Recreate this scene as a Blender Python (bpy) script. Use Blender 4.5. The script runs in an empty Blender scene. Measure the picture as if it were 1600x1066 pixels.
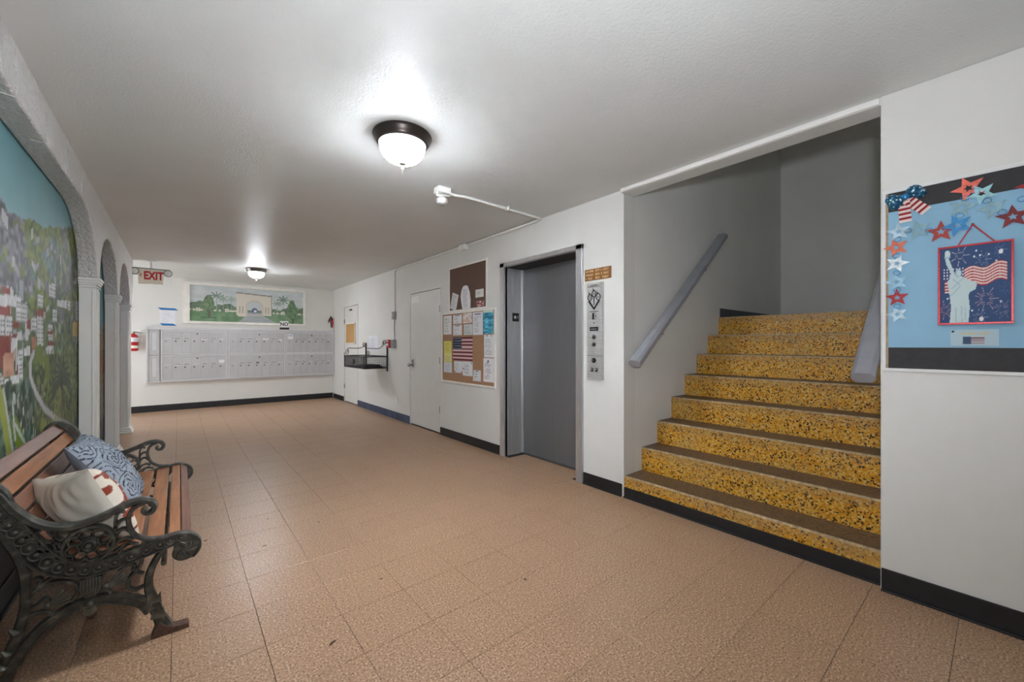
import bpy, bmesh, math, random
import numpy as np
from mathutils import Vector, Matrix

random.seed(4)
rng = np.random.default_rng(11)
SC = bpy.context.scene
COL = SC.collection

# ------------------------------------------------------------------ camera
YAW = math.radians(39.5)
CAMH = 1.2593
cam_data = bpy.data.cameras.new('camera')
cam_data.sensor_width = 36.0
cam_data.lens = 632.0 / 1600.0 * 36.0
cam_data.shift_y = 5.0 / 1600.0
cam_data.clip_start = 0.05
cam = bpy.data.objects.new('camera', cam_data)
COL.objects.link(cam)
cam.location = (0, 0, CAMH)
cam.rotation_euler = (math.pi / 2, 0, -YAW)
SC.camera = cam

# ------------------------------------------------------------------ view, world, large lights
SC.view_settings.view_transform = 'Standard'
SC.view_settings.look = 'None'
SC.view_settings.exposure = 0.08
SC.view_settings.gamma = 1.0
SC.view_settings.use_curve_mapping = False
SC.cycles.max_bounces = 10
SC.cycles.diffuse_bounces = 6

SKY_STRENGTH = 4.2
LAMP_STRENGTH = 330.0
FLASH_POWER = 172.0
LIGHT_TINT = (0.945, 1.0, 1.075)      # camera white balance leans cool
FLASH_TILT = 26.0
FLASH_CONE = 165.0
world = bpy.data.worlds.new('world')
SC.world = world
world.use_nodes = True
wbg = world.node_tree.nodes['Background']
wbg.inputs['Color'].default_value = (0.93, 0.98, 1.05, 1)
wbg.inputs['Strength'].default_value = SKY_STRENGTH


def portal(name, loc, rot, sx, sy):
    """guides the sky light through an opening of the room; gives off no light itself"""
    d = bpy.data.lights.new(name, 'AREA')
    d.shape = 'RECTANGLE'; d.size = sx; d.size_y = sy
    d.cycles.is_portal = True
    o = bpy.data.objects.new(name, d)
    COL.objects.link(o)
    o.location = loc; o.rotation_euler = rot
    return o


portal('side_door_portal', (-2.38, 9.1, 1.1), (0, -math.pi / 2, 0), 2.2, 1.7)

fl = bpy.data.lights.new('photo_flash', 'SPOT')       # the photographer's flash above the lens, tilted up to bounce off the ceiling
fl.energy = FLASH_POWER
fl.color = LIGHT_TINT
fl.shadow_soft_size = 0.06
fl.spot_size = math.radians(FLASH_CONE)
fl.spot_blend = 1.0
flo = bpy.data.objects.new('photo_flash', fl)
COL.objects.link(flo)
flo.location = (-0.03, -0.06, 1.45)
flo.rotation_euler = (math.pi / 2 + math.radians(FLASH_TILT), 0, -YAW)

# ------------------------------------------------------------------ main measures (metres)
H = 2.532          # ceiling
XR = 2.83          # right wall of the hall
XN = 2.785         # nearer piece of the right wall
YB = 10.07         # back wall
XF, XM = -0.53, -0.64   # arcade front / mural plane
YS0, YS1 = 0.40, 1.985  # stair opening
XSB = 6.54         # stairwell back wall


# ------------------------------------------------------------------ colour and materials
def lin(c):
    out = []
    for v in c[:3]:
        v = v / 255.0
        out.append(v / 12.92 if v <= 0.04045 else ((v + 0.055) / 1.055) ** 2.4)
    return tuple(out) + (1.0,)


def lin_arr(a):
    a = np.clip(np.asarray(a, float) / 255.0, 0, 1)
    return np.where(a <= 0.04045, a / 12.92, ((a + 0.055) / 1.055) ** 2.4)


def new_mat(name):
    m = bpy.data.materials.new(name)
    m.use_nodes = True
    nt = m.node_tree
    return m, nt, nt.nodes['Principled BSDF']


def N(nt, typ, **kw):
    n = nt.nodes.new(typ)
    for k, v in kw.items():
        if k in n.inputs:
            n.inputs[k].default_value = v
        else:
            setattr(n, k, v)
    return n


def mix(nt, fac, a, b, blend='MIX'):
    n = nt.nodes.new('ShaderNodeMix')
    n.data_type = 'RGBA'
    n.blend_type = blend
    for sock, v in ((n.inputs[0], fac), (n.inputs[6], a), (n.inputs[7], b)):
        if isinstance(v, bpy.types.NodeSocket):
            nt.links.new(v, sock)
        else:
            sock.default_value = v
    return n.outputs[2]


def ramp(nt, fac, stops):
    n = nt.nodes.new('ShaderNodeValToRGB')
    el = n.color_ramp.elements
    while len(el) < len(stops):
        el.new(0.5)
    for e, (p, c) in zip(el, stops):
        e.position = p
        e.color = c if len(c) == 4 else lin(c)
    nt.links.new(fac, n.inputs[0])
    return n.outputs[0]


def bump(nt, bsdf, height, strength, dist=0.01):
    b = N(nt, 'ShaderNodeBump')
    b.inputs['Strength'].default_value = strength
    b.inputs['Distance'].default_value = dist
    nt.links.new(height, b.inputs['Height'])
    nt.links.new(b.outputs[0], bsdf.inputs['Normal'])


def wpos(nt):
    return N(nt, 'ShaderNodeNewGeometry').outputs['Position']


def opos(nt):
    return N(nt, 'ShaderNodeTexCoord').outputs['Object']


def noise(nt, co, scale, detail=3.0, rough=0.55):
    n = N(nt, 'ShaderNodeTexNoise')
    n.inputs['Scale'].default_value = scale
    n.inputs['Detail'].default_value = detail
    n.inputs['Roughness'].default_value = rough
    nt.links.new(co, n.inputs['Vector'])
    return n.outputs['Fac']


def scaled(nt, co, s):
    m = N(nt, 'ShaderNodeMapping')
    m.inputs['Scale'].default_value = s
    nt.links.new(co, m.inputs['Vector'])
    return m.outputs[0]


def mat_plain(name, c, rough=0.6, metal=0.0, var=0.0, scale=8.0, bmp=0.0, bscale=60.0, spec=0.5):
    m, nt, b = new_mat(name)
    b.inputs['Roughness'].default_value = rough
    b.inputs['Metallic'].default_value = metal
    b.inputs['Specular IOR Level'].default_value = spec
    co = wpos(nt)
    d = tuple(max(0, v * (1 - var)) for v in c)
    l = tuple(min(255, v * (1 + var)) for v in c)
    f = noise(nt, co, scale)
    nt.links.new(ramp(nt, f, [(0.3, d), (0.7, l)]), b.inputs['Base Color'])
    if bmp:
        bump(nt, b, noise(nt, co, bscale, 4.0), bmp, 0.03 if bmp >= 1 else 0.01)
    return m


def mat_paint_attr(name, rough=0.6, spec=0.3):
    m, nt, b = new_mat(name)
    a = N(nt, 'ShaderNodeAttribute')
    a.attribute_name = 'Col'
    nt.links.new(a.outputs['Color'], b.inputs['Base Color'])
    b.inputs['Roughness'].default_value = rough
    b.inputs['Specular IOR Level'].default_value = spec
    return m


M = {}
M['wall'] = mat_plain('painted_wall', (222, 221, 216), 0.55, var=0.012, scale=2.0, bmp=0.06, bscale=120)
M['stairwall'] = mat_plain('stairwell_paint_lightened', (228, 227, 222), 0.6, var=0.02, scale=1.5, bmp=0.06, bscale=120)  # set lighter than the hall walls to brighten the dim stairwell
M['ceiling'] = mat_plain('ceiling_stipple', (228, 231, 229), 0.45, var=0.01, scale=2.0, bmp=0.25, bscale=95)
M['stucco'] = mat_plain('rough_stucco', (222, 221, 218), 0.42, var=0.02, scale=20.0, bmp=1.0, bscale=42)
M['white'] = mat_plain('white_gloss_paint', (236, 235, 231), 0.4, var=0.012)
M['trimwhite'] = mat_plain('white_bead', (238, 237, 233), 0.5, var=0.01)
M['black_base'] = mat_plain('black_vinyl', (26, 26, 29), 0.45, var=0.18, scale=14.0)
M['blue_base'] = mat_plain('blue_worn_vinyl', (52, 66, 90), 0.5, var=0.25, scale=6.0)
M['grey_base'] = mat_plain('slate_vinyl', (74, 76, 80), 0.5, var=0.05)
M['rail'] = mat_plain('grey_enamel', (150, 151, 157), 0.38, var=0.03)
M['bronze'] = mat_plain('oil_rubbed_bronze', (66, 58, 54), 0.35, metal=0.6, var=0.08)
M['nickel'] = mat_plain('satin_nickel', (150, 147, 143), 0.32, metal=1.0, var=0.03)
M['chrome'] = mat_plain('worn_chrome', (170, 170, 170), 0.22, metal=1.0, var=0.03)
M['black'] = mat_plain('black_plastic', (18, 18, 20), 0.4, var=0.1)
M['blackiron'] = mat_plain('black_wrought_iron', (26, 26, 28), 0.5, var=0.15)
M['red'] = mat_plain('red_enamel', (182, 24, 34), 0.3, var=0.06)
M['redletter'] = mat_plain('red_letter', (196, 40, 44), 0.5, var=0.03)
M['cream'] = mat_plain('cream_plastic', (244, 236, 218), 0.45, var=0.02)
M['creamframe'] = mat_plain('cream_wood', (236, 233, 225), 0.5, var=0.03)
M['greymetal'] = mat_plain('grey_box', (152, 155, 154), 0.45, metal=0.3, var=0.03)
M['mailbox'] = mat_plain('mailbox_enamel', (190, 190, 191), 0.42, metal=0.15, var=0.03, scale=3.0)
M['mailframe'] = mat_plain('mailbox_frame', (206, 206, 207), 0.4, metal=0.15, var=0.02)
M['tape'] = mat_plain('blue_tape', (34, 118, 182), 0.6, var=0.05)
M['paper'] = mat_plain('plain_paper', (234, 234, 236), 0.8, var=0.015)
M['darkgap'] = mat_plain('dark_gap', (30, 28, 27), 0.8)
M['door'] = mat_plain('door_paint', (220, 219, 214), 0.45, var=0.01)
M['print'] = mat_paint_attr('flat_print')
M['mural'] = mat_paint_attr('mural_paint', 0.5, 0.25)
M['fabricprint'] = mat_paint_attr('printed_fabric', 0.85, 0.15)
M['satin'] = mat_paint_attr('satin_fabric', 0.5, 0.3)
M['glitter'] = mat_plain('red_glitter', (150, 26, 36), 0.35, metal=0.3, var=0.35, scale=260)
M['boardtrim'] = mat_plain('white_board_trim', (226, 226, 224), 0.4, var=0.02)
M['bluepaper'] = mat_plain('sky_blue_paper', (138, 182, 208), 0.7, var=0.03, scale=3.0)
M['blackboard'] = mat_plain('charcoal_border_paper', (50, 49, 51), 0.75, var=0.08, scale=30)
M['tan'] = mat_plain('tan_board_edge', (164, 142, 116), 0.7, var=0.1, scale=30)
M['clear'] = mat_plain('clear_sleeve_card', (196, 206, 210), 0.15, var=0.06, scale=30, spec=0.8)
M['leaf'] = mat_plain('dry_leaf', (62, 42, 30), 0.8, var=0.2, scale=60)
M['straw'] = mat_plain('dark_ribbon', (58, 48, 48), 0.7, var=0.25, scale=40)


def mat_floor():
    m, nt, b = new_mat('speckled_vinyl_tile')
    co = wpos(nt)
    inf = N(nt, 'ShaderNodeObjectInfo')
    big = noise(nt, co, 0.9, 4.0)
    base = ramp(nt, big, [(0.3, (158, 125, 96)), (0.55, (173, 139, 110)), (0.75, (181, 148, 120))])
    sp = noise(nt, co, 120.0, 2.0, 0.6)
    spk = ramp(nt, sp, [(0.34, (84, 58, 40)), (0.43, (160, 126, 98)), (0.57, (174, 140, 111)), (0.66, (224, 194, 166))])
    c = mix(nt, 0.8, base, spk)
    dirt = noise(nt, co, 2.6, 6.0, 0.65)
    c = mix(nt, ramp(nt, dirt, [(0.55, (0, 0, 0)), (0.8, (110, 110, 110))]), c, lin((116, 92, 70)))
    r = N(nt, 'ShaderNodeMapRange')
    r.inputs['To Min'].default_value = -0.018
    r.inputs['To Max'].default_value = 0.018
    nt.links.new(inf.outputs['Random'], r.inputs['Value'])
    hsv = N(nt, 'ShaderNodeHueSaturation')
    ad = N(nt, 'ShaderNodeMath', operation='ADD')
    ad.inputs[1].default_value = 1.0
    nt.links.new(r.outputs[0], ad.inputs[0])
    nt.links.new(ad.outputs[0], hsv.inputs['Value'])
    nt.links.new(c, hsv.inputs['Color'])
    nt.links.new(hsv.outputs[0], b.inputs['Base Color'])
    rr = ramp(nt, big, [(0.3, (150, 150, 150)), (0.7, (172, 172, 172))])
    nt.links.new(rr, b.inputs['Roughness'])
    b.inputs['Specular IOR Level'].default_value = 0.45
    bump(nt, b, sp, 0.06, 0.002)
    return m


def mat_terrazzo(name, tread):
    m, nt, b = new_mat(name)
    co = wpos(nt)
    v = N(nt, 'ShaderNodeTexVoronoi')
    v.inputs['Scale'].default_value = 105.0
    nt.links.new(co, v.inputs['Vector'])
    sep = N(nt, 'ShaderNodeSeparateColor')
    nt.links.new(v.outputs['Color'], sep.inputs[0])
    big = noise(nt, co, 4.0, 3.0)
    if tread:
        chips = ramp(nt, sep.outputs[0], [(0.0, (62, 46, 32)), (0.3, (92, 70, 48)), (0.7, (108, 84, 58)), (1.0, (130, 102, 70))])
        c = mix(nt, ramp(nt, big, [(0.3, (40, 40, 40)), (0.7, (190, 190, 190))]), chips, lin((92, 72, 55)))
        b.inputs['Roughness'].default_value = 0.5
    else:
        chips = ramp(nt, sep.outputs[0], [(0.0, (30, 22, 14)), (0.09, (46, 32, 16)), (0.13, (146, 92, 10)), (0.3, (196, 132, 12)),
                                          (0.62, (208, 148, 22)), (0.82, (206, 164, 70)), (1.0, (214, 186, 122))])
        pale = ramp(nt, sep.outputs[1], [(0.0, (30, 24, 18)), (0.12, (64, 46, 28)), (0.2, (178, 138, 66)), (0.7, (196, 160, 92)), (1.0, (212, 186, 132))])
        c = mix(nt, ramp(nt, big, [(0.48, (0, 0, 0)), (0.68, (195, 195, 195))]), chips, pale)
        fine = noise(nt, co, 230.0, 2.0)
        c = mix(nt, ramp(nt, fine, [(0.3, (130, 130, 130)), (0.46, (0, 0, 0))]), c, lin((74, 48, 14)))
        # scuffed grey dirt under each nosing
        sp = N(nt, 'ShaderNodeSeparateXYZ')
        nt.links.new(co, sp.inputs[0])
        ma = N(nt, 'ShaderNodeMath', operation='SUBTRACT'); ma.inputs[1].default_value = 0.174 - 0.1972
        nt.links.new(sp.outputs[2], ma.inputs[0])
        mb_ = N(nt, 'ShaderNodeMath', operation='DIVIDE'); mb_.inputs[1].default_value = 0.1972
        nt.links.new(ma.outputs[0], mb_.inputs[0])
        mc = N(nt, 'ShaderNodeMath', operation='FRACT')
        nt.links.new(mb_.outputs[0], mc.inputs[0])
        md_ = N(nt, 'ShaderNodeMath', operation='MULTIPLY_ADD'); md_.inputs[1].default_value = 0.5; 
        nt.links.new(noise(nt, co, 9.0, 3.0), md_.inputs[0]); nt.links.new(mc.outputs[0], md_.inputs[2])
        c = mix(nt, ramp(nt, md_.outputs[0], [(0.85, (0, 0, 0)), (1.25, (150, 150, 150))]), c, lin((136, 112, 88)))
        b.inputs['Roughness'].default_value = 0.4
    nt.links.new(c, b.inputs['Base Color'])
    bump(nt, b, v.outputs['Distance'], 0.1, 0.003)
    return m


def mat_brushed(name, c, rough, streak=(1, 1, 60), var=0.10, metal=1.0):
    m, nt, b = new_mat(name)
    co = scaled(nt, wpos(nt), streak)
    f = noise(nt, co, 6.0, 4.0)
    d = tuple(v * (1 - var) for v in c)
    l = tuple(min(255, v * (1 + var)) for v in c)
    nt.links.new(ramp(nt, f, [(0.3, d), (0.7, l)]), b.inputs['Base Color'])
    b.inputs['Metallic'].default_value = metal
    b.inputs['Roughness'].default_value = rough
    bump(nt, b, f, 0.05, 0.001)
    return m


def mat_wood(name, a, c, axis='Y', sc=1.0, rough=0.45):
    m, nt, b = new_mat(name)
    s = {'Y': (14, 1.2, 14), 'Z': (14, 14, 1.2)}[axis]
    co = scaled(nt, wpos(nt), tuple(v * sc for v in s))
    f = noise(nt, co, 2.2, 6.0, 0.65)
    g = noise(nt, wpos(nt), 5.0, 3.0)
    col = ramp(nt, f, [(0.3, a), (0.7, c)])
    col = mix(nt, ramp(nt, g, [(0.45, (0, 0, 0)), (0.75, (150, 150, 150))]), col, lin(tuple(v * 0.62 for v in a)))
    nt.links.new(col, b.inputs['Base Color'])
    b.inputs['Roughness'].default_value = rough
    bump(nt, b, f, 0.12, 0.002)
    return m


def mat_iron():
    m, nt, b = new_mat('weathered_cast_iron')
    co = opos(nt)
    f = noise(nt, co, 26.0, 5.0)
    geo = N(nt, 'ShaderNodeNewGeometry')
    c = ramp(nt, f, [(0.32, (36, 37, 38)), (0.55, (66, 66, 61)), (0.72, (118, 114, 102))])
    edge = ramp(nt, geo.outputs['Pointiness'], [(0.54, (0, 0, 0)), (0.67, (160, 160, 160))])  # pale edge highlights painted into the colour over the mottled iron
    c = mix(nt, edge, c, lin((140, 134, 120)))
    nt.links.new(c, b.inputs['Base Color'])
    b.inputs['Metallic'].default_value = 0.25
    b.inputs['Roughness'].default_value = 0.5
    bump(nt, b, f, 0.25, 0.003)
    return m


def mat_cork(name, a, c):
    m, nt, b = new_mat(name)
    co = wpos(nt)
    f = noise(nt, co, 90.0, 4.0, 0.7)
    g = noise(nt, co, 3.0, 3.0)
    col = ramp(nt, f, [(0.35, a), (0.65, c)])
    col = mix(nt, ramp(nt, g, [(0.45, (0, 0, 0)), (0.7, (90, 90, 90))]), col, lin(tuple(v * 0.8 for v in a)))
    nt.links.new(col, b.inputs['Base Color'])
    b.inputs['Roughness'].default_value = 0.9
    bump(nt, b, f, 0.2, 0.002)
    return m


def mat_emit(name, c, strength):
    m, nt, b = new_mat(name)
    b.inputs['Base Color'].default_value = lin((245, 242, 236))
    b.inputs['Roughness'].default_value = 0.25
    b.inputs['Emission Color'].default_value = tuple(c) + (1.0,)
    # emission graded by normal: bowl sides held dim to shrink the ceiling halo
    sep = N(nt, 'ShaderNodeSeparateXYZ')
    nt.links.new(N(nt, 'ShaderNodeNewGeometry').outputs['Normal'], sep.inputs[0])
    mr = N(nt, 'ShaderNodeMapRange')
    mr.interpolation_type = 'SMOOTHSTEP'
    mr.inputs['From Min'].default_value = -0.3
    mr.inputs['From Max'].default_value = -0.95
    mr.inputs['To Min'].default_value = 0.012 * strength
    mr.inputs['To Max'].default_value = strength
    nt.links.new(sep.outputs[2], mr.inputs['Value'])
    nt.links.new(mr.outputs[0], b.inputs['Emission Strength'])
    return m


M['floor'] = mat_floor()
M['riser'] = mat_terrazzo('yellow_terrazzo', False)
M['tread'] = mat_terrazzo('worn_terrazzo_tread', True)
M['nosing'] = mat_plain('worn_pale_nosing', (168, 146, 112), 0.5, var=0.2, scale=40)
M['steel'] = mat_brushed('brushed_steel', (206, 206, 207), 0.36, (40, 40, 0.6), metal=0.72)
M['steelpanel'] = mat_brushed('brushed_panel_steel', (206, 205, 203), 0.40, (1, 1, 40), metal=0.6)
M['eldoor'] = mat_brushed('grey_elevator_door', (112, 112, 114), 0.42, (40, 40, 0.5), 0.04, metal=0.25)
M['iron'] = mat_iron()
M['wood'] = mat_wood('bench_wood_amber', (132, 82, 50), (182, 126, 84))
M['wooddark'] = mat_wood('bench_wood_brown', (100, 66, 50), (140, 96, 74))
M['corkbrown'] = mat_cork('brown_board', (92, 70, 60), (112, 88, 76))
M['cork'] = mat_cork('tan_cork', (150, 114, 86), (176, 138, 106))
M['corkgold'] = mat_cork('golden_cork', (182, 138, 84), (204, 160, 104))
M['bowl'] = mat_emit('lit_frosted_glass', LIGHT_TINT, LAMP_STRENGTH)
M['mesh'] = mat_plain('black_wire', (40, 40, 42), 0.5, var=0.1)


# ------------------------------------------------------------------ mesh helpers
class MB:
    def __init__(self):
        self.v, self.f, self.m = [], [], []

    def add(self, vs, fs, mi=0):
        n = len(self.v)
        self.v += [tuple(p) for p in vs]
        self.f += [tuple(i + n for i in f) for f in fs]
        self.m += [mi] * len(fs)
        return self

    def box(self, x0, x1, y0, y1, z0, z1, mi=0):
        vs = [(x, y, z) for x in (x0, x1) for y in (y0, y1) for z in (z0, z1)]
        fs = [(0, 1, 3, 2), (4, 6, 7, 5), (0, 4, 5, 1), (2, 3, 7, 6), (0, 2, 6, 4), (1, 5, 7, 3)]
        return self.add(vs, fs, mi)

    def tube(self, pts, r, n=8, closed=False, mi=0):
        pts = [Vector(p) for p in pts]
        k = len(pts)
        rs = r if isinstance(r, (list, tuple)) else [r] * k
        tang = []
        for i in range(k):
            a = pts[i - 1] if (i or closed) else pts[i]
            b = pts[(i + 1) % k] if (i < k - 1 or closed) else pts[i]
            t = b - a
            tang.append(t.normalized() if t.length > 1e-9 else Vector((0, 0, 1)))
        up = Vector((0, 0, 1)) if abs(tang[0].z) < 0.9 else Vector((1, 0, 0))
        vs = []
        u = (up - tang[0] * up.dot(tang[0])).normalized()
        for i in range(k):
            u = u - tang[i] * u.dot(tang[i])
            u = u.normalized() if u.length > 1e-6 else Vector((1, 0, 0))
            w = tang[i].cross(u)
            for j in range(n):
                a = 2 * math.pi * j / n
                vs.append(pts[i] + (u * math.cos(a) + w * math.sin(a)) * rs[i])
        fs = []
        for i in range(k if closed else k - 1):
            i2 = (i + 1) % k
            for j in range(n):
                j2 = (j + 1) % n
                fs.append((i * n + j, i * n + j2, i2 * n + j2, i2 * n + j))
        if not closed:
            fs.append(tuple(reversed(range(n))))
            fs.append(tuple((k - 1) * n + j for j in range(n)))
        return self.add(vs, fs, mi)

    def bar(self, pts2, y0, y1, w, closed=False, mi=0, ch=0.25):
        """bar swept along a curve in the x,z plane, chamfered, between y0 and y1; w half width (number or list)"""
        k = len(pts2)
        ws = w if isinstance(w, (list, tuple)) else [w] * k
        vs, fs = [], []
        yc, yh = (y0 + y1) / 2, (y1 - y0) / 2
        prof = [(-1, -1 + ch), (-1 + ch, -1), (1 - ch, -1), (1, -1 + ch), (1, 1 - ch), (1 - ch, 1), (-1 + ch, 1), (-1, 1 - ch)]
        for i in range(k):
            a = pts2[i - 1] if (i or closed) else pts2[i]
            b = pts2[(i + 1) % k] if (i < k - 1 or closed) else pts2[i]
            dx, dz = b[0] - a[0], b[1] - a[1]
            l = math.hypot(dx, dz) or 1
            nx, nz = -dz / l, dx / l
            for (p, q) in prof:
                vs.append((pts2[i][0] + nx * p * ws[i], yc + q * yh, pts2[i][1] + nz * p * ws[i]))
        n = 8
        for i in range(k if closed else k - 1):
            i2 = (i + 1) % k
            for j in range(n):
                j2 = (j + 1) % n
                fs.append((i * n + j, i2 * n + j, i2 * n + j2, i * n + j2))
        if not closed:
            fs.append(tuple(range(n)))
            fs.append(tuple(reversed([(k - 1) * n + j for j in range(n)])))
        return self.add(vs, fs, mi)

    def lathe(self, prof, c, n=24, axis='z', mi=0):
        vs, fs = [], []
        for (r, h) in prof:
            for j in range(n):
                a = 2 * math.pi * j / n
                p, q = r * math.cos(a), r * math.sin(a)
                if axis == 'z':
                    vs.append((c[0] + p, c[1] + q, c[2] + h))
                elif axis == 'x':
                    vs.append((c[0] + h, c[1] + p, c[2] + q))
                else:
                    vs.append((c[0] + q, c[1] + h, c[2] + p))
        for i in range(len(prof) - 1):
            for j in range(n):
                j2 = (j + 1) % n
                fs.append((i * n + j, i * n + j2, (i + 1) * n + j2, (i + 1) * n + j))
        if prof[0][0] > 1e-6:
            fs.append(tuple(reversed(range(n))))
        if prof[-1][0] > 1e-6:
            fs.append(tuple((len(prof) - 1) * n + j for j in range(n)))
        return self.add(vs, fs, mi)

    def prism(self, poly, O, U, V, T, mi=0):
        """polygon (u,v) placed at O + u U + v V, extruded by T"""
        O, U, V, T = Vector(O), Vector(U), Vector(V), Vector(T)
        n = len(poly)
        a = [O + U * p[0] + V * p[1] for p in poly]
        vs = a + [p + T for p in a]
        fs = [tuple(range(n)), tuple(reversed(range(n, 2 * n)))]
        for i in range(n):
            j = (i + 1) % n
            fs.append((i, i + n, j + n, j))
        return self.add(vs, fs, mi)

    def build(self, name, mats, parent=None, smooth=False, bevel=0.0, origin=None, seg=2):
        me = bpy.data.meshes.new(name)
        o0 = Vector(origin) if origin is not None else Vector((0, 0, 0))
        me.from_pydata([tuple(Vector(p) - o0) for p in self.v], [], self.f)
        mats = mats if isinstance(mats, (list, tuple)) else [mats]
        for mt in mats:
            me.materials.append(M[mt] if isinstance(mt, str) else mt)
        for p, mi in zip(me.polygons, self.m):
            p.material_index = mi
        bm = bmesh.new(); bm.from_mesh(me)
        bmesh.ops.recalc_face_normals(bm, faces=bm.faces)
        bm.to_mesh(me); bm.free()
        if smooth:
            for p in me.polygons:
                p.use_smooth = True
            try:
                me.set_sharp_from_angle(angle=math.radians(40))
            except Exception:
                pass
        ob = bpy.data.objects.new(name, me)
        COL.objects.link(ob)
        ob.location = o0
        if bevel:
            md = ob.modifiers.new('bevel', 'BEVEL')
            md.width = bevel; md.segments = seg; md.limit_method = 'ANGLE'
        if parent is not None:
            attach(ob, parent)
        return ob


def attach(o, parent):
    o.parent = parent
    o.matrix_parent_inverse = Matrix.Identity(4)
    # places are absolute; parents are never rotated at build time
    w = Vector((0, 0, 0)); p = parent
    while p is not None:
        w += Vector(p.location); p = p.parent
    o.location = Vector(o.location) - w


def thing(name, label, cat, loc, group=None):
    o = bpy.data.objects.new(name, None)
    COL.objects.link(o)
    o.location = loc
    o.empty_display_size = 0.05
    return tag(o, label, cat, group)


def tag(o, label, cat, group=None):
    o['label'] = label; o['category'] = cat
    if group:
        o['group'] = group
    return o


def struct(o):
    o['kind'] = 'structure'
    return o


def catmull(pts, k=6, closed=False):
    P = [Vector((p[0], p[1], p[2] if len(p) > 2 else 0)) for p in pts]
    n = len(P)
    out = []
    rngi = range(n if closed else n - 1)
    for i in rngi:
        p0 = P[(i - 1) % n] if (closed or i > 0) else P[0]
        p1 = P[i]; p2 = P[(i + 1) % n]
        p3 = P[(i + 2) % n] if (closed or i + 2 < n) else P[-1]
        for s in range(k):
            t = s / k
            out.append(0.5 * ((2 * p1) + (p2 - p0) * t + (2 * p0 - 5 * p1 + 4 * p2 - p3) * t * t + (3 * p1 - p0 - 3 * p2 + p3) * t ** 3))
    if not closed:
        out.append(P[-1])
    d = len(pts[0])
    return [tuple(p[:d]) for p in out]


def spiral(cx, cz, r0, r1, a0, turns, n=24):
    return [(cx + (r0 + (r1 - r0) * t / n) * math.cos(a0 + turns * 2 * math.pi * t / n),
             cz + (r0 + (r1 - r0) * t / n) * math.sin(a0 + turns * 2 * math.pi * t / n)) for t in range(n + 1)]


def text_mesh(body, size, extrude=0.0, bold=0.0):
    cu = bpy.data.curves.new('txt', 'FONT')
    cu.body = body; cu.size = size; cu.extrude = extrude
    cu.align_x = 'CENTER'; cu.align_y = 'CENTER'
    cu.resolution_u = 3
    cu.offset = bold
    o = bpy.data.objects.new('txt', cu)
    COL.objects.link(o)
    dg = bpy.context.evaluated_depsgraph_get()
    me = bpy.data.meshes.new_from_object(o.evaluated_get(dg))
    bpy.data.objects.remove(o); bpy.data.curves.remove(cu)
    return me


def lettering(name, body, size, loc, rot, mat, parent, extrude=0.001, sx=1.0, bold=0.0):
    me = text_mesh(body, size, extrude, bold)
    me.materials.clear(); me.materials.append(M[mat])
    o = bpy.data.objects.new(name, me)
    COL.objects.link(o)
    o.location = loc; o.rotation_euler = rot; o.scale = (sx, 1, 1)
    attach(o, parent)
    return o


# facing rotations for lettering: read from the hall
ROT_BACK = (math.pi / 2, 0, 0)                 # on the back wall, facing -Y
ROT_RIGHT = (math.pi / 2, 0, -math.pi / 2)     # on the right wall, facing -X


def panel(name, P0, U, V, nx, ny, fn, mat, thick, parent=None, relief=None, origin=None):
    """a flat sheet with a painted front: grid of nx by ny, fn(u,v) -> sRGB; P0 lower left as seen, U, V its sides"""
    P0, U, V = np.array(P0, float), np.array(U, float), np.array(V, float)
    Nn = np.cross(U, V); Nn /= np.linalg.norm(Nn)
    u, v = np.meshgrid(np.linspace(0, 1, nx + 1), np.linspace(0, 1, ny + 1))
    u, v = u.ravel(), v.ravel()
    col = np.asarray(fn(u, v), float)
    P = P0 + u[:, None] * U + v[:, None] * V
    if relief is not None:
        P = P + relief(u, v)[:, None] * Nn
    nv = len(P)
    i = np.arange(ny)[:, None] * (nx + 1) + np.arange(nx)[None, :]
    i = i.ravel()
    faces = np.stack([i, i + 1, i + nx + 2, i + nx + 1], 1).tolist()
    back = [P0 - Nn * thick, P0 + U - Nn * thick, P0 + U + V - Nn * thick, P0 + V - Nn * thick]
    c = [nv, nv + 1, nv + 2, nv + 3]
    bl, br, tr, tl = 0, nx, nv - 1, nv - 1 - nx
    faces.append([c[3], c[2], c[1], c[0]])
    faces.append([c[0], c[1]] + list(range(br, bl - 1, -1)))
    faces.append([c[1], c[2]] + list(range(tr, br - 1, -(nx + 1))))
    faces.append([c[2], c[3]] + list(range(tl, tr + 1)))
    faces.append([c[3], c[0]] + list(range(bl, tl + 1, nx + 1)))
    o0 = np.array(origin if origin is not None else P0)
    verts = np.vstack([P, np.array(back)]) - o0
    me = bpy.data.meshes.new(name)
    me.from_pydata(verts.tolist(), [], faces)
    me.materials.append(M[mat])
    at = me.color_attributes.new('Col', 'FLOAT_COLOR', 'POINT')
    full = np.vstack([col, np.repeat(col.mean(0)[None], 4, 0)])
    buf = np.ones((len(full), 4))
    buf[:, :3] = lin_arr(full)
    at.data.foreach_set('color', buf.ravel().astype(np.float32))
    o = bpy.data.objects.new(name, me)
    COL.objects.link(o)
    o.location = tuple(o0)
    if parent is not None:
        attach(o, parent)
    return o


def paint(n, c):
    return np.repeat(np.array(c, float)[None], n, 0)


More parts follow.
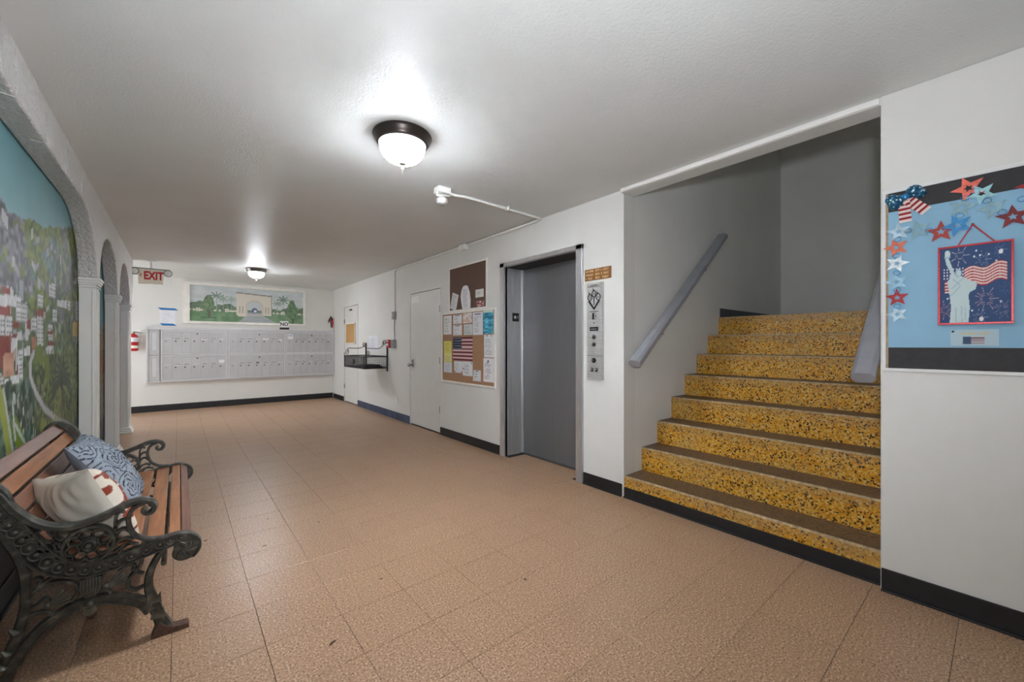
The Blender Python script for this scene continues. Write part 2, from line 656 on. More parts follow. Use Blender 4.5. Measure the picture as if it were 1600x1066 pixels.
def vnoise(x, y, seed=0):
    """smooth value noise 0..1 for painting"""
    r = np.random.default_rng(seed).random((64, 64))
    xi, yi = np.floor(x).astype(int), np.floor(y).astype(int)
    fx, fy = x - xi, y - yi
    fx, fy = fx * fx * (3 - 2 * fx), fy * fy * (3 - 2 * fy)
    a, b = r[xi % 64, yi % 64], r[(xi + 1) % 64, yi % 64]
    c, d = r[xi % 64, (yi + 1) % 64], r[(xi + 1) % 64, (yi + 1) % 64]
    return (a * (1 - fx) + b * fx) * (1 - fy) + (c * (1 - fx) + d * fx) * fy


def segdist(x, y, a, b):
    ax, ay = a; bx, by = b
    dx, dy = bx - ax, by - ay
    t = np.clip(((x - ax) * dx + (y - ay) * dy) / max(dx * dx + dy * dy, 1e-9), 0, 1)
    return np.hypot(x - ax - t * dx, y - ay - t * dy)


def polydist(x, y, pts):
    d = np.full(x.shape, 9e9)
    for a, b in zip(pts[:-1], pts[1:]):
        d = np.minimum(d, segdist(x, y, a, b))
    return d


def inpoly(x, y, poly):
    ins = np.zeros(x.shape, bool)
    n = len(poly)
    for i in range(n):
        x1, y1 = poly[i]; x2, y2 = poly[(i + 1) % n]
        if y1 == y2:
            continue
        c = ((y1 > y) != (y2 > y)) & (x < (x2 - x1) * (y - y1) / (y2 - y1) + x1)
        ins ^= c
    return ins


# ================================================================== THE SETTING
# ---- floor: slab plus single tiles laid on a 12 inch grid
TS = 0.3048
fl_mb = MB()
fl_mb.box(-2.6, 3.2, -2.6, YB + 0.1, -0.12, -0.004)
floor = struct(fl_mb.build('floor', 'darkgap'))


def tile_mb(x0, x1, y0, y1):
    g, ch, zt = 0.0008, 0.0018, 0.0
    b = MB()
    lo = [(x0 + g, y0 + g), (x1 - g, y0 + g), (x1 - g, y1 - g), (x0 + g, y1 - g)]
    c = ch
    hi = [(x0 + g + c, y0 + g + c), (x1 - g - c, y0 + g + c), (x1 - g - c, y1 - g - c), (x0 + g + c, y1 - g - c)]
    vs = [(p[0], p[1], -0.004) for p in lo] + [(p[0], p[1], zt - 0.0012) for p in lo] + [(p[0], p[1], zt) for p in hi]
    fs = [(8, 9, 10, 11)]
    for i in range(4):
        j = (i + 1) % 4
        fs += [(i, j, j + 4, i + 4), (i + 4, j + 4, j + 8, i + 8)]
    return b.add(vs, fs)


def cam_px(x, y, z):
    fx, fy = math.sin(YAW), math.cos(YAW)
    d = x * fx + y * fy
    if d < 0.1:
        return None
    return 800 + 632 * (x * fy - y * fx) / d, 538 - 632 * (z - CAMH) / d


tiles = []
for i in range(-9, 12):
    for j in range(-9, 34):
        x0, y0 = 0.2817 + (i - 0) * TS, 0.1276 + j * TS
        x1, y1 = x0 + TS, y0 + TS
        xr = 3.06 if (2.43 < (y0 + y1) / 2 < 3.60) else XR + 0.004
        xl = -2.55 if y0 > 8.0 else XM - 0.01
        cx0, cx1 = max(x0, xl), min(x1, xr)
        cy0, cy1 = max(y0, -2.6), min(y1, YB)
        if cx1 - cx0 < 0.01 or cy1 - cy0 < 0.01:
            continue
        p = cam_px((cx0 + cx1) / 2, (cy0 + cy1) / 2, 0)
        vis = p is not None and -60 < p[0] < 1660 and p[1] < 1130
        tiles.append((0 if vis else 1, math.hypot((cx0 + cx1) / 2, (cy0 + cy1) / 2), cx0, cx1, cy0, cy1))
tiles.sort()
full = tile_mb(-TS / 2, TS / 2, -TS / 2, TS / 2).build('tile', 'floor', floor)
full_used = False
rest = MB()
for n, (nv, dist, x0, x1, y0, y1) in enumerate(tiles):
    if n < 300:
        if abs(x1 - x0 - TS) < 1e-4 and abs(y1 - y0 - TS) < 1e-4:
            if full_used:
                t = full.copy(); COL.objects.link(t)
            else:
                t, full_used = full, True
            t.location = ((x0 + x1) / 2, (y0 + y1) / 2, 0)
        else:
            tile_mb(x0, x1, y0, y1).build('tile', 'floor', floor)
    else:
        tb = tile_mb(x0, x1, y0, y1)
        rest.add(tb.v, tb.f)
ro = rest.build('far_tiles', 'floor', floor)
ro['kind'] = 'stuff'

# ---- ceiling
c = MB()
c.box(-2.6, XR + 0.2, -2.6, YS0 - 0.001, H, H + 0.15)
c.box(-2.6, 2.80, YS0 - 0.001, YS1, H, H + 0.15)
c.box(-2.6, XR + 0.3, YS1, YB + 0.2, H, H + 0.15)
struct(c.build('ceiling', 'ceiling'))

# ---- right wall: near piece, and the long piece with elevator and door openings
w = MB()
w.box(XN, XN + 0.2, -2.6, YS0, 0, H)
struct(w.build('wall_right_near', 'wall', bevel=0.006))
EL0, EL1, ELZ = 2.415, 3.627, 2.168      # elevator frame outer edges
D2 = (5.012, 5.965, 2.05)
D1 = (8.396, 9.266, 2.075)
w = MB()
TW = 0.16
for (y0, y1, z0) in ((YS1, EL0 + 0.05, 0), (EL0 + 0.05, EL1 - 0.05, ELZ - 0.03), (EL1 - 0.05, D2[0], 0), (D2[0], D2[1], D2[2]), (D2[1], D1[0], 0),
                     (D1[0], D1[1], D1[2]), (D1[1], YB + 0.1, 0)):
    w.box(XR, XR + TW, y0, y1, z0, H)
wall_right = struct(w.build('wall_right', 'wall'))
# ---- stairwell
w = MB()
w.box(XR + TW - 0.001, XSB + 0.2, YS1 + 0.0003, YS1 + 0.15, 0, 5.0)
struct(w.build('wall_stair_left', 'stairwall'))
w = MB(); w.box(XSB, XSB + 0.15, YS0 - 0.2, YS1 + 0.15, 0, 5.0)
struct(w.build('wall_stair_back', 'stairwall'))
w = MB(); w.box(XN + 0.2, XSB, YS0 - 0.15, YS0, 0, 5.0)
struct(w.build('wall_stair_right', 'stairwall'))
w = MB(); w.box(2.8, XSB + 0.15, YS0 - 0.15, YS1 + 0.15, 5.0, 5.12)
struct(w.build('ceiling_stair', 'ceiling'))
# header over the stair opening: a shallow plaster soffit
w = MB()
w.box(2.80, 2.945, YS0, YS1, 2.497, 5.0)
struct(w.build('trim_2', 'ceiling'))
w = MB()
w.box(2.786, 2.81, YS0 + 0.004, YS1 + 0.004, 2.499, H)
struct(w.build('trim_3', 'trimwhite', bevel=0.006))

# ---- back wall
w = MB(); w.box(-2.6, XR + 0.3, YB, YB + 0.15, 0, H)
wall_back = struct(w.build('wall_back', 'wall'))

# ---- wall behind the camera, and the side entrance at the far left
w = MB()
w.box(-0.9, XR + 0.2, -2.75, -2.6, 0, H)
struct(w.build('wall_rear', 'wall'))
w = MB()
w.box(-2.6, -2.4, 8.0, 8.25, 0, H); w.box(-2.6, -2.4, 9.95, YB, 0, H); w.box(-2.6, -2.4, 8.25, 9.95, 2.2, H)
struct(w.build('wall_side_entrance', 'wall'))

# ---- left wall: stucco arcade in front of the painted wall
SPR = 1.815      # springing
YE = 8.03        # end of the arcade


def arch_z(y):
    """lower edge of the arcade at y, or None on a pier"""
    if -0.7 < y < 0.0:
        return None
    if 0.7 <= y <= 4.835:
        a, top = 0.66, 2.305
        d = max(0.0, (0.7 + a) - y, y - (4.835 - a))
        return SPR + (top - SPR) * math.sqrt(max(0, 1 - (d / a) ** 2))
    for (s, e) in ((5.012, 6.36), (6.552, 7.84)):
        if s <= y <= e:
            r = (e - s) / 2
            d = abs(y - (s + e) / 2)
            return SPR + 0.475 * max(0, 1 - (d / r) ** 2.0) ** 0.5
    return None


ys = [-2.6, 0.7]
spans = [(0.7, 4.835), (5.012, 6.36), (6.552, 7.84)]
for (s, e) in spans:
    n = 90 if s < 1 else 36
    for k in range(n + 1):
        t = 0.5 - 0.5 * math.cos(math.pi * k / n)
        ys.append(s + (e - s) * t)
ys += [YE, 8.32]
ys = sorted(set(round(v, 5) for v in ys))
low = []
for i, y in enumerate(ys):
    z = arch_z(y)
    low.append(z if z is not None else SPR)
arc = MB()
# strips as separate cells sharing vertices: rows are (front low, front top, back top, back low)
vs, fs = [], []
for y, z in zip(ys, low):
    if y > YE + 0.01:
        z = 2.12
    elif y < 0.69:
        z = 0.0
    vs += [(XF, y, z), (XF, y, H), (XM, y, H), (XM, y, z)]
for i in range(len(ys) - 1):
    a, b = i * 4, i * 4 + 4
    for j in range(4):
        k = (j + 1) % 4
        fs.append((a + j, b + j, b + k, a + k))
fs.append((0, 1, 2, 3)); e = (len(ys) - 1) * 4
fs.append((e, e + 3, e + 2, e + 1))
arc.add(vs, fs)
arcade = struct(arc.build('wall_left', 'stucco', smooth=True))
md = arcade.modifiers.new('edge', 'BEVEL'); md.width = 0.008; md.segments = 2; md.limit_method = 'ANGLE'; md.angle_limit = math.radians(50)


def pilaster(y0, y1):
    e = 0.006
    s = MB()
    s.box(XM + 0.004, XF - e, y0 + e, y1 - e, 0.0, SPR - 0.02)
    # raised fillets on the faces
    for (x0, x1) in ((XF - 0.030, XF - 0.018),):
        s.box(x0, x1, y0 - 0.001, y0 + e + 0.001, 0.09, SPR - 0.1)
    s.box(XF - e - 0.001, XF + 0.002, y0 + 0.03, y0 + 0.05, 0.09, SPR - 0.1)
    s.box(XF - e - 0.001, XF + 0.002, y1 - 0.05, y1 - 0.03, 0.09, SPR - 0.1)
    p = s.build('pilaster', 'white', arcade, bevel=0.004)
    cp = MB()
    for (z0, z1, o) in ((SPR - 0.085, SPR - 0.07, 0.006), (SPR - 0.062, SPR - 0.045, 0.010), (SPR - 0.045, SPR - 0.026, 0.017), (SPR - 0.026, SPR - 0.002, 0.024)):
        cp.box(XM + 0.002, XF + o, y0 - o, y1 + o, z0, z1)
    cp.build('capital', 'white', p, bevel=0.004)
    bs = MB()
    for (z0, z1, o) in ((0, 0.03, 0.03), (0.03, 0.055, 0.022), (0.055, 0.085, 0.010)):
        bs.box(XM + 0.002, XF + o, y0 - o, y1 + o, z0, z1)
    bs.build('pilaster_base', 'white', p, bevel=0.006)


pilaster(4.835, 5.012)
pilaster(6.36, 6.552)
pilaster(7.84, YE)
# trowelled strokes standing proud on the stucco
st = MB()
for (y, z0, z1) in ((2.643, 2.30, 2.50), (3.155, 2.30, 2.46), (3.67, 2.325, 2.47), (4.138, 2.33, 2.46), (4.75, 2.1, 2.2)):
    st.tube(catmull([(XF + 0.001, y - 0.012, z1), (XF + 0.002, y, z1 - 0.02), (XF + 0.002, y + 0.004, (z0 + z1) / 2), (XF + 0.002, y, z0 + 0.01), (XF - 0.004, y - 0.01, z0 - 0.003), (XF - 0.05, y - 0.03, z0 - 0.006)], 4), 0.0028, 6)
st.build('trowel_strokes', 'stucco', arcade, smooth=True)

w = MB()
w.box(XM - 0.2, XM - 0.03, -2.6, YE + 0.02, 0, H)
struct(w.build('wall_left_back', 'wall'))
w = MB()
w.box(-2.6, XM - 0.2, YE - 0.15, YE, 0, H)
struct(w.build('wall_side_return', 'wall'))

# ---- baseboards
BZ = 0.105


def base(name, mat, x0, x1, y0, y1, z1=BZ):
    b = MB()
    b.box(x0, x1, y0, y1, 0, z1)
    b2 = 0.012
    if y1 - y0 > x1 - x0:
        (b.box(x0 - b2, x0 + 0.002, y0, y1, 0, 0.012) if x0 > 0 else b.box(x1 - 0.002, x1 + b2, y0, y1, 0, 0.012))
    else:
        b.box(x0, x1, y0 - b2, y0 + 0.002, 0, 0.012)
    return struct(b.build(name, mat, bevel=0.003))


base('baseboard_right_near', 'black_base', XN - 0.008, XN - 0.0005, -2.6, YS0 - 0.004, 0.115)
base('baseboard_stair_corner', 'black_base', XR - 0.008, XR - 0.0005, YS1 + 0.015, EL0 - 0.002)
base('baseboard_elevator_side', 'black_base', XR - 0.008, XR - 0.0005, EL1 + 0.002, D2[0] - 0.004)
base('baseboard_between_doors', 'blue_base', XR - 0.008, XR - 0.0005, D2[1] + 0.004, D1[0] - 0.004, 0.12)
base('baseboard_far_corner', 'black_base', XR - 0.008, XR - 0.0005, D1[1] + 0.004, YB - 0.012)
base('baseboard_back', 'black_base', -2.3, XR - 0.02, YB - 0.009, YB - 0.0005, 0.12)
base('baseboard_left', 'black_base', XM + 0.0005, XM + 0.008, 0.72, 4.80, 0.125)
b = MB(); b.box(4.60, XSB - 0.002, YS1 - 0.009, YS1 - 0.0005, 1.556, 1.655)
struct(b.build('baseboard_landing', 'grey_base', bevel=0.002))
b = MB(); b.box(2.826, 2.836, YS0 + 0.003, YS1 - 0.003, 0, 0.085); b.box(2.815, 2.83, YS0 + 0.003, YS1 - 0.003, 0, 0.012)
struct(b.build('baseboard_stair_foot', 'black_base', bevel=0.003))

# ================================================================== STAIRS
stairs = thing('stairs', 'worn yellow terrazzo staircase rising beside the elevator wall', 'stairs', (2.84, (YS0 + YS1) / 2, 0))
RZ, TX = 0.1972, 0.2475
for n in range(8):
    xn, zn = 2.838 + n * TX, 0.174 + n * RZ
    x1 = xn + TX + 0.02 if n < 7 else XSB - 0.001
    zb = max(0.0, zn - RZ - 0.03)
    y0, y1 = YS0 + 0.0015, YS1 - 0.0015
    s = MB()
    r = 0.012
    # side profile with an eased nosing, extruded across the flight
    prof = [(xn, zb), (x1, zb), (x1, zn), (xn + r, zn), (xn + r * 0.3, zn - r * 0.3), (xn, zn - r)]
    k = len(prof)
    vs = [(p[0], y0, p[1]) for p in prof] + [(p[0], y1, p[1]) for p in prof]
    for i in range(k):
        j = (i + 1) % k
        mi = 0
        if i == 2:
            mi = 1
        elif i in (3, 4):
            mi = 2
        s.add([vs[i], vs[j], vs[j + k], vs[i + k]], [(0, 1, 2, 3)], mi)
    s.add(vs[:k], [tuple(range(k))], 0); s.add(vs[k:], [tuple(reversed(range(k)))], 0)
    so = s.build('step', ['riser', 'tread', 'nosing'], stairs)


def handrail(label, p0, p1, yc, bx):
    """eight sided wooden rail with brackets to the wall behind it (bx = wall y)"""
    d = (Vector(p1) - Vector(p0))
    L = d.length; d.normalize()
    side = Vector((0, 1, 0)); up = d.cross(side) * -1
    if up.z < 0:
        up = -up
    t = thing('handrail', label, 'handrail', p0)
    wv, hv = 0.052, 0.036
    oct_ = [(-wv, -hv * .45), (-wv * .6, -hv), (wv * .6, -hv), (wv, -hv * .45), (wv, hv * .45), (wv * .6, hv), (-wv * .6, hv), (-wv, hv * .45)]
    m = MB()
    m.prism(oct_, p0, side, up, d * L)
    m.build('rail', 'rail', t, bevel=0.003)
    for f in (0.25, 0.75):
        q = Vector(p0) + d * L * f - up * hv
        br = MB()
        br.tube([q, q - Vector((0, 0, 0.05)), Vector((q.x, bx + (0.004 if bx < q.y else -0.004), q.z - 0.06))], 0.009, 8)
        br.build('bracket', 'rail', t, smooth=True)


handrail('grey eight-sided handrail on the elevator side of the stairs', (2.853, 1.90, 1.10), (4.475, 1.90, 2.41), 1.90, YS1)
handrail('grey handrail on the bulletin board side of the stairs', (2.88, 0.485, 1.075), (4.50, 0.485, 2.385), 0.485, YS0)

# ================================================================== ELEVATOR
el = thing('elevator_entrance', 'grey elevator door in a brushed steel frame', 'elevator', (XR, (EL0 + EL1) / 2, 0))
JD = 0.26
ED = XR + JD          # door face
f = MB()
jw = 0.075
f.box(XR - 0.022, XR + 0.03, EL1 - jw, EL1, 0, ELZ)                 # far face strip
f.box(XR + 0.0, ED + 0.02, EL1 - jw, EL1 - jw + 0.02, 0, ELZ)       # far jamb
f.build('jamb', 'steel', el, bevel=0.003)
f = MB()
f.box(XR - 0.022, XR + 0.03, EL0, EL0 + jw, 0, ELZ)
f.box(XR + 0.0, ED + 0.02, EL0 + jw - 0.02, EL0 + jw, 0, ELZ)
f.build('jamb', 'steel', el, bevel=0.003)
f = MB()
f.box(XR - 0.022, XR + 0.03, EL0, EL1, ELZ - 0.045, ELZ)
f.build('head_frame', 'steel', el, bevel=0.003)
f = MB()
f.box(XR + 0.03, ED + 0.02, EL0 + jw, EL1 - jw, ELZ - 0.05, ELZ - 0.02)
f.build('head_soffit', 'blackboard', el)
f = MB()
f.box(ED + 0.004, ED + 0.04, EL0 + jw - 0.01, EL1 - jw + 0.01, 0.008, ELZ - 0.05)
dr = f.build('elevator_door', 'eldoor', el)
f = MB()
f.box(ED - 0.012, ED + 0.004, EL1 - jw - 0.016, EL1 - jw - 0.001, 0.006, ELZ - 0.05)
f.build('door_edge_strip', 'steel', el)
f = MB()
f.box(ED - 0.03, ED + 0.05, EL0 + jw, EL1 - jw, -0.003, 0.003)
f.build('sill', 'black_base', el)
# black floor plate on the far jamb with a star and the floor number
yj = EL1 - jw - 0.0005
pl = MB(); pl.box(2.935, 3.030, yj - 0.003, yj, 1.52, 1.615)
plate = pl.build('floor_plate', 'black', el, bevel=0.001)
star = []
for k in range(10):
    r = 0.026 if k % 2 == 0 else 0.011
    a = math.pi / 2 + k * math.pi / 5
    star.append((r * math.cos(a), r * math.sin(a)))
s = MB(); s.prism(star, (2.972, yj - 0.003, 1.568), (1, 0, 0), (0, 0, 1), (0, -0.0015, 0))
s.build('star', 'paper', plate)
lettering('numeral', '1', 0.05, (3.012, yj - 0.0032, 1.568), ROT_BACK, 'paper', plate, 0.0008)

# call panel
cp = thing('elevator_call_panel', 'tall steel elevator call panel with buttons and key switch', 'control panel', (XR, 2.27, 0.95))
m = MB(); m.box(XR - 0.032, XR - 0.0005, 2.185, 2.35, 0.95, 1.797)
body = m.build('body', 'steelpanel', cp, bevel=0.002)
xf = XR - 0.0325


def disc(mb, y, z, r, d=0.004, mi=0, n=20):
    mb.lathe([(r, -d), (r, 0.0)], (xf, y, z), n, 'x', mi)


yc = 2.268
em = MB()
V_ = Vector
for (dy, dz, tilt) in ((0.0, 0.045, 0.0), (0.045, 0.015, -0.45), (-0.045, 0.015, 0.45)):
    cz = 1.655 + dz; cy = yc + dy
    ring = [(xf - 0.0012, cy + 0.022 * math.cos(a), cz + 0.026 * math.sin(a)) for a in np.linspace(0, 2 * math.pi, 20, endpoint=False)]
    em.tube(ring, 0.0045, 5, closed=True)
    em.prism([(-0.010, 0.020), (0.012, 0.022), (-0.006 - 0.01, 0.052)], (xf, cy, cz), (0, -1, 0), (0, 0, 1), (-0.002, 0, 0))
    em.box(xf - 0.0015, xf + 0.001, cy - 0.003, cy + 0.003, cz - 0.012, cz + 0.012)
em.prism([(-0.006, -0.03), (0.006, -0.03), (0.004, -0.10), (-0.004, -0.10)], (xf, yc, 1.70), (0, -1, 0), (0, 0, 1), (-0.002, 0, 0))
for sg in (-1, 1):
    em.prism([(sg * 0.050, -0.01), (sg * 0.066, -0.02), (sg * 0.012, -0.085), (0, -0.098), (0, -0.075)], (xf, yc, 1.655), (0, -1, 0), (0, 0, 1), (-0.002, 0, 0))
em.build('emblem', 'black', body)
for (zz, hw) in ((1.775, 0.035), (1.762, 0.06), (1.545, 0.045)):
    t = MB()
    y = yc - hw
    while y < yc + hw:
        l = 0.004 + random.random() * 0.006
        t.box(xf - 0.0008, xf + 0.0005, y, y + l, zz - 0.003, zz + 0.003)
        y += l + 0.003
    t.build('caption', 'black', body)
k = MB(); k.box(xf - 0.001, xf + 0.001, yc - 0.02, yc + 0.02, 1.475, 1.545 - 0.013); k.build('key_window', 'black', body)
k = MB(); k.prism([(-0.015, 0.0), (0.004, 0.0), (-0.006, 0.024), (0.004, 0.05), (-0.015, 0.05)], (xf - 0.0012, yc - 0.018, 1.479), (0, -1, 0), (0, 0, 1), (-0.0005, 0, 0)); k.build('key_slot', 'steelpanel', body)
k = MB(); disc(k, yc, 1.444, 0.005); k.build('indicator_lamp', 'black', body)
k = MB(); k.box(xf - 0.003, xf + 0.001, yc - 0.045, yc + 0.045, 1.375, 1.410)
lk = k.build('display', 'black', body)
k = MB(); k.box(xf - 0.004, xf - 0.002, yc - 0.03, yc + 0.032, 1.388, 1.394); k.build('display_digits', 'greymetal', lk)
for zz in (1.322, 1.258):
    k = MB(); k.lathe([(0.021, 0.001), (0.021, -0.005), (0.016, -0.007)], (xf, yc, zz), 20, 'x'); bt = k.build('call_button', 'chrome', body, smooth=True)
    k = MB(); k.prism([(-0.008, -0.006), (0.008, -0.006), (0, 0.009)] if zz > 1.3 else [(-0.008, 0.006), (0.008, 0.006), (0, -0.009)], (xf - 0.007, yc, zz), (0, -1, 0), (0, 0, 1), (-0.001, 0, 0)); k.build('arrow', 'black', bt)
k = MB(); disc(k, yc, 1.206, 0.012, 0.0015); k.build('blank_plug', 'steelpanel', body)
k = MB(); k.box(xf - 0.0008, xf + 0.0005, 2.19, 2.345, 1.158, 1.161); k.build('panel_seam', 'darkgap', body)
k = MB(); k.lathe([(0.022, 0.001), (0.022, -0.006), (0.012, -0.008)], (xf, yc, 1.118), 20, 'x'); kb = k.build('key_switch', 'black', body, smooth=True)
k = MB(); k.box(xf - 0.0105, xf - 0.007, yc - 0.003, yc + 0.012, 1.108, 1.128); k.build('key_barrel', 'chrome', kb)
for dy in (0.022, -0.025):
    k = MB(); k.box(xf - 0.0015, xf + 0.001, yc + dy - 0.014, yc + dy + 0.014, 1.020, 1.052); sp = k.build('symbol_plate', 'black', body)
    k = MB(); disc(k, yc + dy + 0.002, 1.040, 0.007, 0.003); k.build('symbol', 'steelpanel', sp)

# wooden sign with three rows of engraved lettering
sg = thing('engraved_sign', 'small brown sign with pale engraved rows above the call panel', 'sign', (XR, 2.25, 1.87))
m = MB(); m.box(XR - 0.008, XR - 0.0005, 2.108, 2.394, 1.823, 1.925)
M['signbrown'] = mat_wood('sign_wood', (122, 78, 30), (146, 98, 44), 'Y')
M['signpale'] = mat_plain('engraved_pale', (226, 196, 150), 0.6, var=0.06)
sb = m.build('board', 'signbrown', sg, bevel=0.0015)
for row, rows in enumerate((((2.380, 2.298), (2.272, 2.225), (2.212, 2.200), (2.186, 2.150), (2.142, 2.124)), ((2.380, 2.298), (2.272, 2.225), (2.210, 2.198), (2.184, 2.150), (2.142, 2.124)), ((2.382, 2.370), (2.356, 2.302), (2.272, 2.222), (2.196, 2.150), (2.142, 2.124)))):
    z = 1.906 - row * 0.032
    t = MB()
    for (a, b_) in rows:
        y = a
        while y - 0.008 > b_ - 0.002:
            hgt = 0.009
            t.box(XR - 0.0092, XR - 0.0075, y - 0.003, y, z - hgt, z + hgt)
            kk = random.choice((-1, 0, 1))
            t.box(XR - 0.0092, XR - 0.0075, y - 0.009, y - 0.002, z + kk * 0.007 - 0.0018, z + kk * 0.007 + 0.0018)
            if random.random() < 0.5:
                t.box(XR - 0.0092, XR - 0.0075, y - 0.009, y - 0.007, z - hgt, z + hgt * random.choice((0, 1)))
            y -= 0.0125
    t.build('lettering_row', 'signpale', sb)['kind'] = 'stuff'

# ================================================================== DOORS (flush, painted like the wall)
def flush_door(name, D, hinge_far):
    y0, y1, zt = D
    g = 0.006
    m = MB(); m.box(XR + 0.006, XR + 0.05, y0 + g, y1 - g, 0.014, zt - g)
    d = struct(m.build(name, 'door', bevel=0.002))
    fr = MB()
    fr.box(XR + 0.03, XR + TW, y0 + 0.0005, y0 + 0.02, 0, zt - 0.001)
    fr.box(XR + 0.03, XR + TW, y1 - 0.02, y1 - 0.0005, 0, zt - 0.001)
    fr.box(XR + 0.03, XR + TW, y0 + 0.0005, y1 - 0.0005, zt - 0.02, zt - 0.001)
    fr.box(XR + 0.055, XR + TW, y0 + 0.0005, y1 - 0.0005, 0, zt - 0.001)
    fr.build('door_frame', 'darkgap', d)
    t = MB()
    t.box(XR - 0.006, XR + 0.002, y0 - 0.016, y0, 0.0, zt + 0.016)
    t.box(XR - 0.006, XR + 0.002, y1, y1 + 0.016, 0.0, zt + 0.016)
    t.box(XR - 0.006, XR + 0.002, y0, y1, zt, zt + 0.016)
    t.build('door_casing', 'door', d, bevel=0.002)
    yh = y1 - 0.004 if hinge_far else y0 + 0.004
    for z in (0.34, 1.03, 1.76):
        h = MB(); h.lathe([(0.008, -0.05), (0.008, 0.05)], (XR - 0.002, yh, z), 10)
        h.box(XR + 0.001, XR + 0.0075, yh - 0.03, yh + 0.03, z - 0.045, z + 0.045)
        h.build('hinge', 'nickel', d, smooth=False)
    return d


door2 = flush_door('door_2', D2, False)
door1 = flush_door('door_1', D1, True)
# lock set on door 2
k = MB(); k.box(XR - 0.004, XR + 0.007, 5.845, 5.905, 0.90, 1.03); lp = k.build('lock_plate', 'chrome', door2, bevel=0.004)
k = MB(); k.lathe([(0.014, 0.0), (0.012, -0.03), (0.022, -0.045), (0.028, -0.06), (0.022, -0.075), (0.0, -0.078)], (XR - 0.003, 5.875, 0.935), 20, 'x'); k.build('knob', 'chrome', lp, smooth=True)
k = MB(); k.lathe([(0.018, 0.0), (0.018, -0.014), (0.0, -0.016)], (XR - 0.003, 5.875, 1.005), 16, 'x'); k.build('deadbolt', 'chrome', lp, smooth=True)
k = MB(); k.box(XR - 0.03, XR - 0.004, 5.800, 5.872, 0.945, 0.958); k.build('lever', 'chrome', lp, bevel=0.004)
# framed cork and hook on door 1
k = MB(); k.box(XR - 0.006, XR + 0.0058, 8.551, 9.133, 1.286, 1.693); ck = k.build('cork_panel', 'corkgold', door1)
for (a, b_, c_, d_) in ((8.53, 9.155, 1.265, 1.29), (8.53, 9.155, 1.69, 1.715), (8.53, 8.56, 1.265, 1.715), (9.125, 9.155, 1.265, 1.715)):
    k = MB(); k.box(XR - 0.012, XR + 0.0055, a, b_, c_, d_); k.build('cork_frame', 'creamframe', ck, bevel=0.002)
k = MB(); k.box(XR - 0.012, XR + 0.006, 8.77, 8.90, 1.975, 2.005); k.build('door_hook', 'black', door1, bevel=0.002)


# ================================================================== CEILING LAMPS
def ceiling_lamp(label, x, y, s=1.0):
    t = thing('ceiling_lamp', label, 'ceiling lamp', (x, y, H), 'bowl lamps on the hall ceiling')
    rim = MB()
    rim.lathe([(0.10 * s, -0.0005), (0.172 * s, -0.0005), (0.176 * s, -0.010), (0.168 * s, -0.018), (0.166 * s, -0.030), (0.156 * s, -0.040), (0.152 * s, -0.052), (0.140 * s, -0.058), (0.135 * s, -0.05)], (x, y, H), 40)
    rim.build('rim', 'bronze' if s > 0.9 else 'nickel', t, smooth=True)
    b = MB()
    pr = [(0.139 * s, -0.050)]
    for k in range(1, 13):
        a = k / 12 * math.pi / 2
        pr.append((0.139 * s * math.cos(a) ** 0.8 if k < 12 else 0.006, -0.052 - 0.118 * s * math.sin(a)))
    b.lathe(pr, (x, y, H), 40)
    b.build('glass_bowl', 'bowl', t, smooth=True)
    f = MB()
    z0 = -0.052 - 0.118 * s
    f.lathe([(0.002, z0 + 0.004), (0.022, z0 + 0.002), (0.020, z0 - 0.006), (0.008, z0 - 0.014), (0.006, z0 - 0.026), (0.009, z0 - 0.034), (0.004, z0 - 0.046), (0.003, z0 - 0.066), (0.0, z0 - 0.070)], (x, y, H), 14)
    f.build('finial', 'nickel', t, smooth=True)


ceiling_lamp('lit bowl ceiling lamp with dark bronze rim, nearest the stairs', 1.054, 2.328)
ceiling_lamp('lit bowl ceiling lamp with pale metal rim, near the mailboxes', 1.016, 8.03, 0.88)

# ================================================================== ALARM, CONDUIT, BOXES
t = thing('ceiling_alarm', 'white ceiling junction box with a round sensor head hanging below', 'alarm', (1.66, 2.905, H))
m = MB(); m.box(1.605, 1.715, 2.86, 2.95, H - 0.05, H - 0.0005); m.build('box', 'white', t, bevel=0.004)
m = MB(); m.tube(catmull([(1.66, 2.905, H - 0.045), (1.655, 2.90, H - 0.065), (1.65, 2.895, H - 0.085)], 4), 0.016, 10); m.build('neck', 'greymetal', t, smooth=True)
m = MB(); m.lathe([(0.0, 0.022), (0.028, 0.018), (0.046, 0.002), (0.046, -0.018), (0.036, -0.032), (0.0, -0.036)], (1.65, 2.895, H - 0.10), 24); hd = m.build('sensor_head', 'white', t, smooth=True)
m = MB(); m.lathe([(0.022, 0.0), (0.02, -0.008), (0.0, -0.012)], (1.65, 2.895, H - 0.134), 16); m.build('sensor_lens', 'greymetal', hd, smooth=True)
m = MB(); m.tube(catmull([(1.612, 2.90, H - 0.045), (1.60, 2.885, H - 0.075), (1.63, 2.87, H - 0.075), (1.70, 2.87, H - 0.065), (1.722, 2.90, H - 0.045)], 6), 0.008, 8); m.build('cable_loop', 'white', t, smooth=True)

